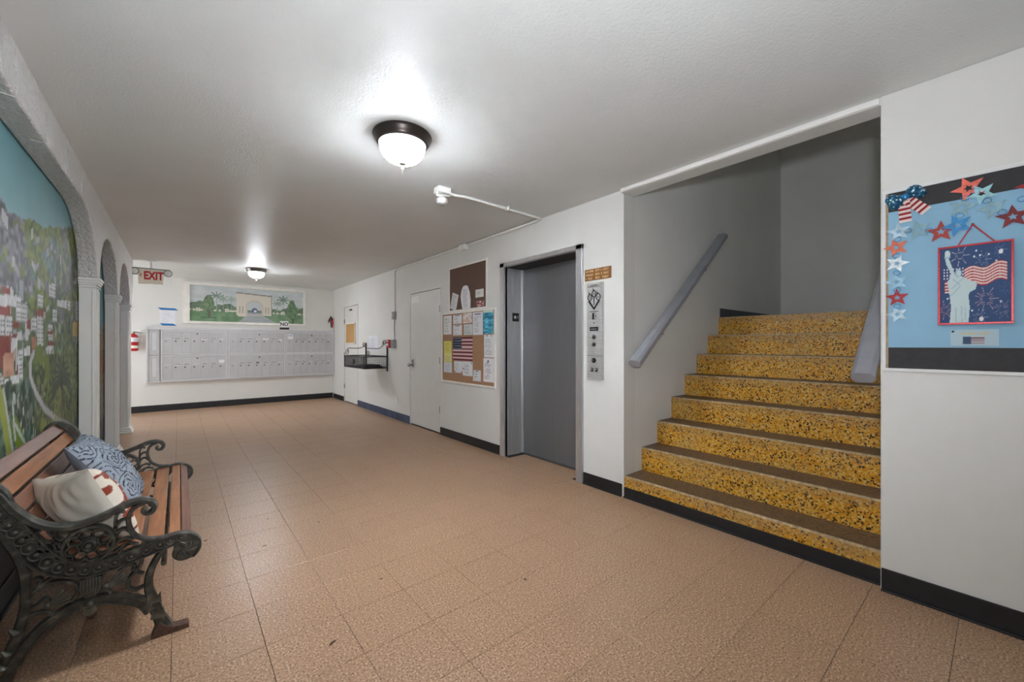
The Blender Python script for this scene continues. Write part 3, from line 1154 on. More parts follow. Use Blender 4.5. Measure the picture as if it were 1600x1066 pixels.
zc = H - 0.02
cond = thing('conduit', 'white conduit with two boxes running from the ceiling alarm along the wall top', 'conduit', (2.81, 4.0, zc))
path = [(1.716, 2.905, H - 0.028), (1.80, 2.905, H - 0.030), (1.92, 2.905, zc), (2.3, 2.915, zc), (2.70, 2.925, zc), (2.775, 2.94, zc), (2.806, 3.02, zc), (2.812, 3.4, zc), (2.812, 4.3, zc), (2.812, 5.5, zc), (2.812, 6.40, zc), (2.812, 6.50, zc - 0.02), (2.815, 6.535, zc - 0.08), (2.816, 6.54, 2.2), (2.816, 6.54, 1.80)]
m = MB(); m.tube(catmull(path, 6), 0.0135, 10); m.build('pipe', 'white', cond, smooth=True)
m = MB(); m.tube(catmull([(2.816, 6.54, 1.70), (2.816, 6.55, 1.55), (2.818, 6.545, 1.45), (2.818, 6.545, 1.33)], 5), 0.008, 8); m.build('lower_pipe', 'greymetal', cond, smooth=True)
for (x, y, dy) in ((2.35, 2.916, 0), (2.812, 3.75, 1), (2.812, 5.4, 1)):
    m = MB()
    if dy:
        m.box(x - 0.014, XR - 0.0005, y - 0.008, y + 0.008, zc - 0.024, zc + 0.0185)
    else:
        m.box(x - 0.008, x + 0.008, y - 0.024, y + 0.024, zc - 0.016, H - 0.0005)
    m.build('clip', 'white', cond, bevel=0.002)
m = MB(); m.box(2.765, XR - 0.0005, 4.30, 4.43, 2.455, H - 0.008); jb = m.build('junction_box', 'white', cond, bevel=0.003)
m = MB(); m.box(2.762, 2.7655, 4.305, 4.425, 2.46, H - 0.012); m.build('cover', 'white', jb, bevel=0.001)
m = MB(); m.box(2.79, XR - 0.0005, 6.50, 6.60, 1.68, 1.81); sw = m.build('switch_box', 'greymetal', cond, bevel=0.003)
m = MB(); m.box(2.786, 2.7905, 6.51, 6.59, 1.69, 1.80); m.build('cover', 'nickel', sw, bevel=0.001)
m = MB(); m.box(2.778, 2.787, 6.543, 6.557, 1.735, 1.755); m.build('toggle', 'white', sw)
t = thing('fire_alarm_pull', 'red fire alarm pull station on a grey back box', 'fire alarm', (XR, 6.62, 1.26))
m = MB(); m.box(2.775, XR - 0.0005, 6.50, 6.62, 1.195, 1.335); m.build('back_box', 'greymetal', t, bevel=0.003)
m = MB(); m.box(2.745, XR - 0.0005, 6.622, 6.73, 1.195, 1.335); pb = m.build('body', 'red', t, bevel=0.006)
m = MB(); m.box(2.735, 2.746, 6.635, 6.717, 1.235, 1.27); m.build('pull_handle', 'paper', pb, bevel=0.003)
m = MB(); m.box(2.742, 2.746, 6.64, 6.712, 1.30, 1.318); m.build('marking', 'paper', pb)
t = thing('outlet_plate', 'blank white outlet plate low on the wall between the doors', 'outlet', (XR, 6.48, 0.33))
m = MB(); m.box(XR - 0.006, XR - 0.0005, 6.43, 6.53, 0.28, 0.395); op = m.build('plate', 'trimwhite', t, bevel=0.002)
for dz in (0.31, 0.365):
    m = MB(); m.lathe([(0.017, 0.001), (0.017, -0.002)], (XR - 0.006, 6.48, dz), 16, 'x'); m.build('socket', 'white', op)
t = thing('door_notice', 'small white notice stuck high on the door with the knob', 'notice', (XR, 5.75, 1.95))
m = MB(); m.box(XR + 0.0045, XR + 0.0055, 5.68, 5.93, 1.90, 2.00); m.build('sheet', 'trimwhite', t)

# ================================================================== BULLETIN BOARDS BETWEEN DOOR AND ELEVATOR
def wall_frame(parent, y0, y1, z0, z1, w, d, mat, x=XR):
    for (a, b_, c_, e_) in ((y0, y1, z0, z0 + w), (y0, y1, z1 - w, z1), (y0, y0 + w, z0 + w, z1 - w), (y1 - w, y1, z0 + w, z1 - w)):
        m = MB(); m.box(x - d, x - 0.0005, a, b_, c_, e_); m.build('frame_rail', mat, parent, bevel=0.002)


ub = thing('upper_notice_board', 'brown notice board in a pale frame above the cork board', 'bulletin board', (XR, 4.32, 1.69))
m = MB(); m.box(XR - 0.008, XR - 0.0005, 3.905, 4.74, 1.705, 2.262); m.build('backing', 'corkbrown', ub)
wall_frame(ub, 3.885, 4.760, 1.688, 2.282, 0.022, 0.016, 'creamframe')
lb = thing('cork_board', 'tan cork board in a pale frame covered with notices and a flag', 'bulletin board', (XR, 4.33, 0.76))
m = MB(); m.box(XR - 0.010, XR - 0.0005, 3.74, 4.93, 0.765, 1.665); m.build('backing', 'cork', lb)
wall_frame(lb, 3.715, 4.955, 0.742, 1.687, 0.026, 0.018, 'creamframe')


def text_fn(bg, ink, rows, head=None, seed=0, wob=0.8):
    def fn(u, v):
        c = paint(len(u), bg)
        r = np.floor(v * rows)
        fr = v * rows - r
        ln = 0.55 + 0.35 * np.modf(np.sin(r * 12.9 + seed) * 43758.5)[0] ** 2
        dots = vnoise(u * 40, r * 7.3 + seed, seed) > 0.35
        k = (fr > 0.35) & (fr < 0.72) & (u > 0.12) & (u < 0.12 + ln * wob) & (v > 0.08) & (v < 0.86) & dots
        c[k] = ink
        if head:
            k = (v > 0.86) & (v < 0.95) & (u > 0.2) & (u < 0.8)
            c[k] = head
        return c
    return fn


def photo_fn(cols, seed):
    def fn(u, v):
        n = vnoise(u * 4 + seed, v * 4, seed) * 0.6 + vnoise(u * 11, v * 11 + seed, seed + 3) * 0.4
        k = np.clip((n * len(cols) * 1.2 - 0.3).astype(int), 0, len(cols) - 1)
        return np.array(cols, float)[k]
    return fn


def notice(name, label, y1, y0, z0, z1, fn, x=XR - 0.0115, nx=22, ny=28, cat='notice', tilt=0.0, pins=(), curl=0.0):
    """a sheet on the right wall: y1 its left edge as seen, y0 its right edge"""
    t = thing(name, label, cat, (x, (y0 + y1) / 2, z0), 'papers pinned to the boards')
    ca, sa = math.cos(tilt), math.sin(tilt)
    w_, h_ = y1 - y0, z1 - z0
    cy, cz = (y0 + y1) / 2, (z0 + z1) / 2
    U = np.array((0, -ca, sa)) * w_
    V = np.array((0, sa, ca)) * h_
    P0 = np.array((x, cy, cz)) - U / 2 - V / 2
    rel = (lambda u, v: curl * (1 - v) ** 2) if curl else None
    panel('sheet', P0, U, V, nx, ny, fn, 'print', 0.0009, t, rel)
    for (pu, pv, pc) in pins:
        q = P0 + U * pu + V * pv
        m = MB(); m.lathe([(0.008, 0.0), (0.007, -0.006), (0.004, -0.009)], tuple(q), 10, 'x'); m.build('push_pin', pc, t, smooth=True)
    return t


GREY = (176, 176, 181)
Wp = (232, 232, 234)
xb_ = XR - 0.0092
# upper board
notice('folded_flyer', 'folded white flyer leaning at the left of the brown board', 4.70, 4.545, 1.712, 1.93, text_fn((220, 220, 222), GREY, 9, seed=2), xb_ - 0.002, tilt=-0.32, cat='flyer')


def lantern_sheet():
    t = thing('curled_flyer', 'tall rounded white flyer standing in the brown board', 'flyer', (XR - 0.02, 4.34, 1.70), 'papers pinned to the boards')
    prof = [(-0.075, 0), (-0.105, 0.10), (-0.118, 0.17), (-0.09, 0.25), (-0.055, 0.29), (0.0, 0.296), (0.05, 0.285), (0.095, 0.20), (0.115, 0.10), (0.11, 0.0)]
    m = MB(); m.prism([(p[0], p[1]) for p in prof], (xb_ - 0.004, 4.345, 1.712), (0, -1, 0), (0, 0, 1), (-0.001, 0, 0)); s_ = m.build('sheet', 'paper', t)
    ln = MB()
    for k in range(9):
        ln.box(xb_ - 0.0056, xb_ - 0.005, 4.345 - 0.05 + 0.01 * (k % 3), 4.345 + 0.06, 1.74 + k * 0.026, 1.747 + k * 0.026)
    ln.build('printed_lines', 'greymetal', s_)['kind'] = 'stuff'
    sh = MB(); sh.prism([(0.0, 0.20), (0.03, 0.29), (0.10, 0.285), (0.09, 0.0), (0.02, 0.0)], (xb_ - 0.002, 4.285, 1.712), (0, -1, 0), (0, 0, 1), (-0.0008, 0, 0)); sh.build('back_leaf', 'corkbrown', t)


lantern_sheet()
notice('message_card', 'small square white card at the right of the brown board', 4.129, 3.957, 1.831, 1.928, text_fn((226, 228, 220), GREY, 4, seed=5), xb_, nx=14, ny=10, cat='card')
notice('pink_photo_card', 'small pink and red photo card under the white card', 4.101, 3.949, 1.714, 1.785, photo_fn([(236, 218, 214), (214, 150, 140), (70, 40, 44), (232, 210, 206)], 4), xb_, nx=18, ny=10, cat='card')
# lower board
notice('sheet_notice', 'white sheet with faint green lines, top left of the cork board', 4.904, 4.69, 1.39, 1.644, text_fn(Wp, (170, 184, 140), 11, seed=1))
notice('sheet_notice', 'white half sheet with dark heading in the cork board top row', 4.65, 4.437, 1.526, 1.645, text_fn(Wp, GREY, 5, (90, 90, 110), 6))
notice('photo_strip', 'glossy photo sheet with pink figure in the cork board top row', 4.413, 4.206, 1.526, 1.655, photo_fn([(200, 216, 220), (236, 238, 238), (224, 190, 170), (190, 198, 206)], 8), cat='photo')
notice('sheet_notice', 'white half sheet directly above the small flag canton', 4.65, 4.434, 1.377, 1.512, text_fn(Wp, GREY, 5, (70, 70, 84), 9))
notice('program_card', 'pale grey card with a dense round print above the flag stripes', 4.389, 4.197, 1.377, 1.511, text_fn((212, 216, 216), (150, 162, 164), 8, seed=12, wob=1.0), cat='card')
notice('letter_notice', 'tall white letter left of the blue poster', 4.186, 3.971, 1.372, 1.652, text_fn((226, 226, 230), GREY, 12, (150, 150, 168), 15))
notice('ocean_poster', 'turquoise ocean poster in the top right of the cork board', 3.962, 3.762, 1.383, 1.66,
       lambda u, v: np.where((v > 0.9)[:, None], np.array([[214, 226, 218.]]), np.array([[58, 148, 178.]]) + (vnoise(u * 3, v * 14, 3) - 0.4)[:, None] * np.array([[120, 130, 110.]])), cat='poster', nx=28, ny=36)
notice('letter_notice', 'white sheet with dark marks along its top, under the ocean poster', 3.944, 3.742, 1.103, 1.372, text_fn((228, 230, 230), GREY, 12, seed=18), pins=((0.3, 0.95, 'black'), (0.75, 0.95, 'redletter')))
notice('letter_notice', 'white sheet with a small crest, bottom right of the cork board', 3.957, 3.749, 0.812, 1.094,
       lambda u, v: np.where((np.hypot((u - 0.45) * 0.7, v - 0.86) < 0.05)[:, None], np.array([[60, 62, 74.]]), text_fn((232, 232, 234), (176, 160, 164), 12, seed=21)(u, v)))
notice('yellow_flyer', 'bright yellow sheet at the left of the small flag', 4.894, 4.69, 1.139, 1.302, text_fn((222, 212, 110), (176, 166, 86), 7, seed=3), cat='flyer')
notice('yellow_flyer', 'pale yellow sheet under the bright yellow one', 4.894, 4.69, 1.012, 1.142, text_fn((224, 222, 150), (196, 190, 120), 5, seed=7), XR - 0.0105, cat='flyer')
notice('sheet_notice', 'bluish white sheet in the lower left corner of the cork board', 4.894, 4.683, 0.876, 1.010, text_fn((214, 220, 228), (170, 180, 196), 6, seed=11))
notice('sheet_notice', 'white sheet pinned under the flag, left of the pair', 4.624, 4.418, 0.887, 1.036, text_fn((228, 230, 234), GREY, 6, seed=14), pins=((0.1, 0.1, 'black'), (0.92, 0.08, 'black')))
notice('sheet_notice', 'white sheet pinned under the flag, right of the pair', 4.413, 4.188, 0.858, 1.038, text_fn((230, 232, 234), GREY, 8, seed=17), pins=((0.08, 0.5, 'black'), (0.92, 0.9, 'black')))
notice('small_note', 'little white note near the bottom edge of the cork board', 4.169, 4.011, 0.808, 0.94, text_fn((224, 226, 226), GREY, 4, seed=24), curl=0.01, cat='note', pins=((0.5, 0.92, 'black'),))


def flag_fn(u, v):
    s = np.floor((1 - v) * 13).astype(int)
    c = np.where((s % 2 == 0)[:, None], np.array([[112, 34, 46.]]), np.array([[218, 186, 184.]]))
    k = (u < 0.47) & (v > 6 / 13)
    c[k] = (40, 43, 66)
    su, sv = u * 0.47 ** -1 * 6, (v - 6 / 13) * 13 / 7 * 5
    st_ = np.hypot(np.modf(su)[0] - 0.5, (np.modf(sv)[0] - 0.5)) < 0.17
    st2 = np.hypot(np.modf(su + 0.5)[0] - 0.5, (np.modf(sv + 0.5)[0] - 0.5)) < 0.17
    c[k & st_] = (206, 206, 206)
    return c


notice('small_flag', 'small stars and stripes flag pinned in the middle of the cork board', 4.655, 4.188, 1.045, 1.352, flag_fn, XR - 0.013, 78, 52, 'flag')

# ================================================================== DECORATED BOARD ON THE NEAR WALL
nb = thing('patriotic_board', 'white framed board with sky blue paper and charcoal borders beside the stairs', 'bulletin board', (XN, 0.0, 1.12))
BY1, BY0 = 0.392, -0.90
m = MB(); m.box(XN - 0.008, XN - 0.0005, BY0, BY1 - 0.01, 1.13, 2.03); m.build('backing', 'tan', nb)
m = MB(); m.box(XN - 0.0105, XN - 0.0075, BY0, 0.368, 1.235, 1.93); m.build('blue_paper', 'bluepaper', nb)
m = MB(); m.box(XN - 0.0115, XN - 0.0075, BY0, 0.368, 1.925, 2.0195); m.build('border_strip', 'blackboard', nb)
m = MB(); m.box(XN - 0.0115, XN - 0.0075, BY0, 0.368, 1.1395, 1.243); m.build('border_strip', 'blackboard', nb)
for (a, b_, c_, e_) in ((BY0, BY1, 1.123, 1.139), (BY0, BY1, 2.020, 2.038), (BY1 - 0.014, BY1, 1.139, 2.020), (BY0, BY0 + 0.014, 1.139, 2.020)):
    m = MB(); m.box(XN - 0.0118, XN - 0.0005, a, b_, c_, e_); m.build('frame_rail', 'boardtrim', nb, bevel=0.002)
xs = XN - 0.0124

SC_ = dict(coral=(222, 106, 88), orange=(212, 112, 82), white=(222, 230, 234), pale=(150, 186, 206), red=(150, 30, 34), silver=(176, 198, 208),
           grey=(124, 156, 166), rust=(150, 50, 40), blue=(48, 124, 176), darkred=(112, 26, 30), holo=(150, 194, 200))
for k, v in SC_.items():
    M['foil_' + k] = mat_plain('foil_' + k, v, 0.28, metal=0.25, var=0.10, scale=40)
gar = thing('star_garland', 'garland of red, blue and silver foil stars along the blue paper', 'garland', (XN, 0.2, 1.4))
stars = [(0.335, 1.408, .043, 'silver', 0.3), (0.335, 1.492, .046, 'red', 0.05), (0.336, 1.569, .046, 'pale', 0.25), (0.336, 1.663, .047, 'white', -0.3), (0.339, 1.743, .050, 'orange', 0.3),
         (0.329, 1.819, .047, 'silver', 0.1), (0.263, 1.816, .052, 'grey', 0.2), (0.185, 1.789, .053, 'rust', 0.0), (0.132, 1.807, .053, 'blue', 0.35), (0.119, 1.889, .050, 'grey', -0.3),
         (0.099, 1.968, .057, 'coral', 0.35), (0.060, 1.932, .049, 'holo', 0.5), (0.028, 1.860, .050, 'grey', 0.3), (-0.028, 1.808, .053, 'darkred', 0.05), (-0.072, 1.93, .04, 'red', 0.3), (-0.12, 1.86, .05, 'blue', 0.2)]


def star_mesh(mb, y, z, r, rot, x, th=0.0016):
    out, inn = [], []
    for k in range(10):
        a = math.pi / 2 + rot + k * math.pi / 5
        q = r if k % 2 == 0 else r * 0.44
        out.append((q * math.cos(a), q * math.sin(a)))
        q2 = (0.30 if k % 2 == 0 else 0.14) * r
        inn.append((q2 * math.cos(a), q2 * math.sin(a)))
    P = lambda p, d: (x - d, y - p[0], z + p[1])
    vs = [P(p, th) for p in out] + [P(p, th) for p in inn] + [P(p, 0) for p in out] + [P(p, 0) for p in inn]
    fs = []
    for i in range(10):
        j = (i + 1) % 10
        fs += [(i, j, 10 + j, 10 + i), (20 + i, 30 + i, 30 + j, 20 + j), (i, 20 + i, 20 + j, j), (10 + i, 10 + j, 30 + j, 30 + i)]
    mb.add(vs, fs)


for n, (y, z, r, cname, rot) in enumerate(stars):
    m = MB(); star_mesh(m, y, z, r, rot, xs - 0.001 - 0.0022 * (n % 3))
    so = m.build('foil_star', 'foil_' + cname, gar)
    so['label'] = cname.replace('darkred', 'dark red') + ' foil star'
    if n < len(stars) - 1:
        y2, z2, r2 = stars[n + 1][:3]
        f = r / (r + r2)
        cy, cz = y + (y2 - y) * f, z + (z2 - z) * f
        ring = [(xs - 0.006, cy + 0.013 * math.cos(a), cz + 0.011 * math.sin(a)) for a in np.linspace(0, 2 * math.pi, 14, endpoint=False)]
        m = MB(); m.tube(ring, 0.0014, 5, closed=True); m.build('ring', 'foil_blue', gar, smooth=True)

# striped bow
bow = thing('ribbon_bow', 'star spangled blue bow with red striped tails at the board corner', 'bow', (XN, 0.305, 1.95))


def mat_spangle():
    m, nt, b = new_mat('spangled_blue_foil')
    v = N(nt, 'ShaderNodeTexVoronoi')
    v.inputs['Scale'].default_value = 75.0
    nt.links.new(wpos(nt), v.inputs['Vector'])
    nt.links.new(ramp(nt, v.outputs['Distance'], [(0.22, (226, 238, 242)), (0.32, (40, 116, 148)), (0.7, (22, 78, 112))]), b.inputs['Base Color'])
    b.inputs['Roughness'].default_value = 0.3
    b.inputs['Metallic'].default_value = 0.2
    return m


M['spangle'] = mat_spangle()
for lumps in (((0.036, -0.020, .030), (0.050, 0.004, .026), (0.020, -0.002, .022)), ((-0.030, 0.024, .031), (-0.050, 0.010, .024), (-0.016, 0.010, .020))):
    m = MB()
    for (dy, dz, r) in lumps:
        m.lathe([(0.0, -0.9 * r), (r * .55, -.78 * r), (r * .9, -.4 * r), (r, 0.0), (r * .8, 0.003), (0.0, 0.003)], (xs - 0.0045, 0.305 + dy, 1.982 + dz), 16, 'x')
    m.build('bow_loop', 'spangle', bow, smooth=True)
kn = MB(); kn.lathe([(0.0, 0.016), (0.014, 0.01), (0.017, 0.0), (0.014, -0.01), (0.0, -0.016)], (xs - 0.014, 0.305, 1.985), 14, 'z'); kn.build('knot', 'foil_blue', bow, smooth=True)


def stripes(u, v):
    return np.where((np.modf(v * 4.6)[0] > 0.5)[:, None], np.array([[146, 34, 44.]]), np.array([[228, 212, 204.]]))


for (p0, p1, w_) in (((0.311, 1.968), (0.305, 1.862), 0.044), ((0.300, 1.972), (0.232, 1.898), 0.044)):
    a, b_ = np.array((xs - 0.010, *p0)), np.array((xs - 0.003, *p1))
    d = a - b_
    side = np.cross(np.array((-1.0, 0, 0)), d); side = side / np.linalg.norm(side) * w_
    panel('bow_tail', b_ + side / 2, -side, d, 8, 28, stripes, 'fabricprint', 0.0012, bow)


def torch_print(u, v):
    c = paint(len(u), (48, 74, 116))

    def burst(cu, cv, r, col, nr=18, r0=0.25):
        d = np.hypot(u - cu, v - cv)
        a = np.arctan2(v - cv, u - cu)
        k = (d < r * (0.75 + 0.25 * np.cos(a * 7))) & (d > r * r0) & (np.abs(np.sin(a * nr / 2)) < 0.22 + 0.0 * d)
        c[k] = col
    burst(.30, .88, .14, (206, 192, 196), 14); burst(.62, .80, .12, (150, 164, 190), 18); burst(.85, .90, .10, (120, 140, 176), 22)
    burst(.66, .30, .17, (212, 176, 180), 20); burst(.88, .16, .13, (170, 160, 180), 20); burst(.58, .07, .12, (160, 170, 190), 18); burst(.08, .18, .13, (206, 150, 150), 14); burst(.93, .42, .10, (96, 116, 156), 18)
    for (cu, cv) in ((.86, .88), (.60, .05)):
        c[np.hypot(u - cu, v - cv) < 0.03] = (236, 236, 236)
    for (cu, cv) in ((.53, .92), (.58, .86), (.50, .85), (.70, .86), (.20, .27), (.86, .26), (.47, .16), (.90, .70), (.12, .33), (.80, .77)):
        c[np.hypot(u - cu, v - cv) < 0.013] = (226, 230, 236)
    # rippling striped banner
    w_ = 0.025 * np.sin(u * 17)
    k = (u > .34) & (u < .94) & (v > .47 + w_ + (u - .34) * 0.09) & (v < .70 + w_ + (u - .34) * 0.09)
    s = np.modf((v - w_ - (u - .34) * 0.09 - .47) / .23 * 6.2)[0]
    c[k] = np.where((s[k] < 0.42)[:, None], np.array([[176, 44, 52.]]), np.array([[230, 208, 202.]]))
    k = (u > .05) & (u < .36) & (v > .58) & (v < .73)
    c[k] = (58, 66, 112)
    c[k & (np.hypot(np.modf(u * 22)[0] - .5, np.modf(v * 26)[0] - .5) < .28)] = (222, 226, 232)
    k = (u > .08) & (u < .16) & (v > .40) & (v < .56)
    c[k] = np.where((np.modf(v[k] * 26)[0] < 0.5)[:, None], np.array([[176, 44, 52.]]), np.array([[230, 208, 202.]]))
    pale, mid = (196, 214, 214), (164, 190, 204)
    # plain robed figure with a raised arm
    body_ = [(.15, .0), (.17, .22), (.14, .42), (.11, .55), (.16, .60), (.24, .62), (.31, .62), (.40, .57), (.50, .53), (.54, .50), (.52, .43), (.44, .40), (.42, .36), (.44, .20), (.42, .0)]
    c[inpoly(u, v, body_)] = pale
    arm_ = [(.14, .60), (.17, .66), (.10, .78), (.08, .86), (.13, .87), (.16, .80), (.22, .66), (.24, .60)]
    c[inpoly(u, v, arm_)] = pale
    c[np.hypot((u - .115), (v - .915) * .8) < .042] = (206, 220, 220)
    c[(np.abs(u - .11) < .045) & (np.abs(v - .875) < .012)] = mid
    c[np.hypot((u - .275) * 1.15, v - .655) < .055] = mid
    c[np.hypot((u - .285) * 1.2, v - .655) < .038] = pale
    for (a, b_) in (((.20, .58), (.30, .50)), ((.18, .46), (.34, .58)), ((.16, .36), (.30, .48)), ((.24, .02), (.24, .20)), ((.33, .02), (.32, .22)), ((.38, .05), (.37, .2))):
        c[segdist(u, v, a, b_) < .008] = mid
    return c


po = thing('banner_print', 'hanging picture of a pale robed figure raising a torch before fireworks', 'picture', (XN, 0.08, 1.35))
PY1, PY0, PZ0, PZ1 = 0.194, -0.031, 1.349, 1.712
xq = xs - 0.0150
panel('print', (xq, PY1 - 0.006, PZ0 + 0.006), (0, -(PY1 - PY0) + 0.012, 0), (0, 0, PZ1 - PZ0 - 0.012), 110, 160, torch_print, 'print', 0.005, po)
for (a, b_, c_, e_) in ((PY0, PY1, PZ0, PZ0 + 0.009), (PY0, PY1, PZ1 - 0.009, PZ1), (PY0, PY0 + 0.008, PZ0 + .009, PZ1 - .009), (PY1 - 0.008, PY1, PZ0 + .009, PZ1 - .009)):
    m = MB(); m.box(xq - 0.003, xq + 0.0055, a, b_, c_, e_); m.build('glitter_edge', 'glitter', po, bevel=0.001)
for (a, b_) in (((0.130, PZ1), (0.086, 1.80)), ((0.086, 1.80), (0.022, PZ1))):
    m = MB(); m.tube([(xq + 0.002, a[0], a[1]), (xq + 0.004, b_[0], b_[1])], 0.0028, 6); m.build('hanging_cord', 'red', po, smooth=True)
ni = MB(); ni.lathe([(0.005, 0.0), (0.005, -0.014), (0.0, -0.017)], (xs, 0.086, 1.802), 10, 'x'); ni.build('nail', 'nickel', po, smooth=True)


def card_fn(u, v):
    c = paint(len(u), (176, 200, 210))
    k = (u > .25) & (u < .72) & (v > .12) & (v < .55)
    c[k] = np.where((np.modf(v[k] * 14)[0] < .5)[:, None], np.array([[110, 70, 84.]]), np.array([[196, 196, 200.]]))
    c[k & (u < .45)] = (56, 78, 104)
    k = (v > .68) & (v < .8) & (u > .2) & (u < .8) & (np.modf(u * 26)[0] < .6)
    c[k] = (214, 190, 130)
    return c


ca = thing('greeting_card', 'pale plastic sleeved card pinned below the torch picture', 'card', (XN, 0.08, 1.25))
panel('card', (xs - 0.001, 0.154, 1.252), (0, -0.144, 0), (0, 0, 0.074), 40, 24, card_fn, 'print', 0.0012, ca)
m = MB(); m.lathe([(0.005, 0), (0.004, -0.004), (0.0, -0.005)], (xs - 0.001, 0.147, 1.318), 8, 'x'); m.build('push_pin', 'black', ca, smooth=True)


# ================================================================== BACK WALL: MAILBOXES
YF = YB - 0.062           # front of the mailbox frames
sur = thing('mailbox_surround', 'pale grey metal trim and side panel around the wall mailboxes', 'mailbox trim', (1.18, YB, 0.545))
for (x0, x1, z0, z1) in ((-0.462, 2.822, 1.532, 1.580), (-0.462, 2.822, 0.545, 0.562), (-0.462, -0.430, 0.562, 1.532), (2.806, 2.822, 0.562, 1.532)):
    m = MB(); m.box(x0, x1, YF - 0.012, YB - 0.0005, z0, z1); m.build('trim_rail', 'mailframe', sur, bevel=0.004)
for z0, z1 in ((1.06, 1.532), (0.562, 1.055)):
    m = MB(); m.box(-0.430, -0.272, YF, YB - 0.0005, z0, z1); sp = m.build('side_panel', 'mailbox', sur, bevel=0.003)
    m = MB(); m.box(-0.375, -0.315, YF - 0.004, YF + 0.001, z0 + 0.09, z1 - 0.06); m.build('label_window', 'mailframe', sp, bevel=0.003)
    for (a, b_, c_, d_) in ((-0.405, -0.29, z0 + 0.05, z0 + 0.062), (-0.405, -0.29, z1 - 0.032, z1 - 0.02), (-0.405, -0.393, z0 + 0.05, z1 - 0.02), (-0.302, -0.29, z0 + 0.05, z1 - 0.02)):
        m = MB(); m.box(a, b_, YF - 0.006, YF + 0.001, c_, d_); m.build('panel_bead', 'mailframe', sp, bevel=0.002)

BANKS = [(-0.258, 0.768, 'left'), (0.772, 1.808, 'middle'), (1.812, 2.804, 'right')]
ROWS = [(1.062, 1.530, 'upper'), (0.564, 1.056, 'lower')]
NOTE = {('upper', 'left'): 'with one white name strip', ('lower', 'left'): 'with a smudged white sticker', ('upper', 'middle'): 'with a blank white strip',
        ('lower', 'middle'): 'with dark lock marks', ('upper', 'right'): 'with a blue and white sticker', ('lower', 'right'): 'nearest the corner door'}
STICK = {('upper', 'left'): [(4, 0.02, 'paper', 0.09, 0.022), (6, 0.02, 'paper', 0.05, 0.014)], ('lower', 'left'): [(6, 0.07, 'paper', 0.09, 0.06), (1, 0.03, 'paper', 0.06, 0.012)],
         ('upper', 'middle'): [(4, 0.035, 'paper', 0.11, 0.03), (6, 0.01, 'paper', 0.06, 0.03)], ('lower', 'middle'): [(3, 0.04, 'black', 0.05, 0.025)],
         ('upper', 'right'): [(0, 0.06, 'paper', 0.11, 0.10), (0, 0.12, 'tape', 0.09, 0.016)], ('lower', 'right'): [(1, 0.10, 'mailframe', 0.1, 0.02)]}
for (bx0, bx1, col_) in BANKS:
    for (bz0, bz1, row_) in ROWS:
        t = thing('mailbox_bank', f'{row_} {col_} bank of seven grey mailboxes {NOTE[(row_, col_)]}', 'mailbox', ((bx0 + bx1) / 2, YB, bz0), 'mailbox banks on the back wall')
        m = MB(); m.box(bx0, bx1, YF + 0.006, YB - 0.0005, bz0, bz1); bd = m.build('cabinet', 'mailbox', t)
        fr = 0.028
        for (a, b_, c_, d_) in ((bx0, bx1, bz0, bz0 + 0.022), (bx0, bx1, bz1 - 0.03, bz1), (bx0, bx0 + fr, bz0 + 0.022, bz1 - 0.03), (bx1 - fr, bx1, bz0 + 0.022, bz1 - 0.03)):
            m = MB(); m.box(a, b_, YF - 0.006, YF + 0.0075, c_, d_); m.build('frame_rail', 'mailframe', t, bevel=0.002)
        dw = (bx1 - bx0 - 2 * fr) / 7
        for k in range(7):
            x0, x1 = bx0 + fr + k * dw + 0.0025, bx0 + fr + (k + 1) * dw - 0.0025
            m = MB(); m.box(x0, x1, YF - 0.002, YF + 0.0065, bz0 + 0.025, bz1 - 0.033)
            d = m.build('mailbox_door', 'mailbox', t, bevel=0.002)
            zl = bz0 + 0.255
            m = MB(); m.lathe([(0.0125, 0.0005), (0.0125, -0.008), (0.007, -0.010)], ((x0 + x1) / 2 - 0.02, YF - 0.002, zl), 14, 'y'); m.build('lock', 'black' if (k * 7 + int(bz0 * 10)) % 5 else 'nickel', d, smooth=True)
            m = MB(); m.box((x0 + x1) / 2 - 0.03, (x0 + x1) / 2 + 0.04, YF - 0.004, YF - 0.0018, zl + 0.045, zl + 0.060); m.build('name_plate', 'nickel' if k % 3 else 'mailframe', d)
            if k == 3:
                m = MB(); m.lathe([(0.013, 0.0005), (0.013, -0.010)], ((x0 + x1) / 2 + 0.03, YF - 0.002, bz1 - 0.07), 14, 'y'); m.build('master_lock', 'black', d, smooth=True)
            for (kk, dz, mt, sw, sh) in STICK[(row_, col_)]:
                if kk == k:
                    m = MB(); m.box((x0 + x1) / 2 - sw / 2, (x0 + x1) / 2 + sw / 2, YF - 0.0055, YF - 0.0041, zl + dz, zl + dz + sh); m.build('sticker', mt, d)

# paper fixed with blue tape above the mailboxes
t = thing('taped_notice', 'white sheet held by two strips of blue tape above the mailboxes', 'notice', (-0.15, YB, 1.60))
panel('sheet', (-0.275, YB - 0.002, 1.64), (0.23, 0, 0), (0, 0, 0.28), 22, 26, text_fn((232, 232, 238), (206, 206, 216), 9, seed=31), 'print', 0.001, t)
for (z, xa, xb2, sk) in ((1.905, -0.305, 0.0, 0.05), (1.612, -0.275, -0.03, 0.045)):
    m = MB(); m.prism([(xa, z + 0.042), (xb2 - sk, z + 0.038), (xb2, z), (xa + sk, z)], (0, YB - 0.0032, 0), (1, 0, 0), (0, 0, 1), (0, -0.001, 0)); m.build('tape_strip', 'tape', t)

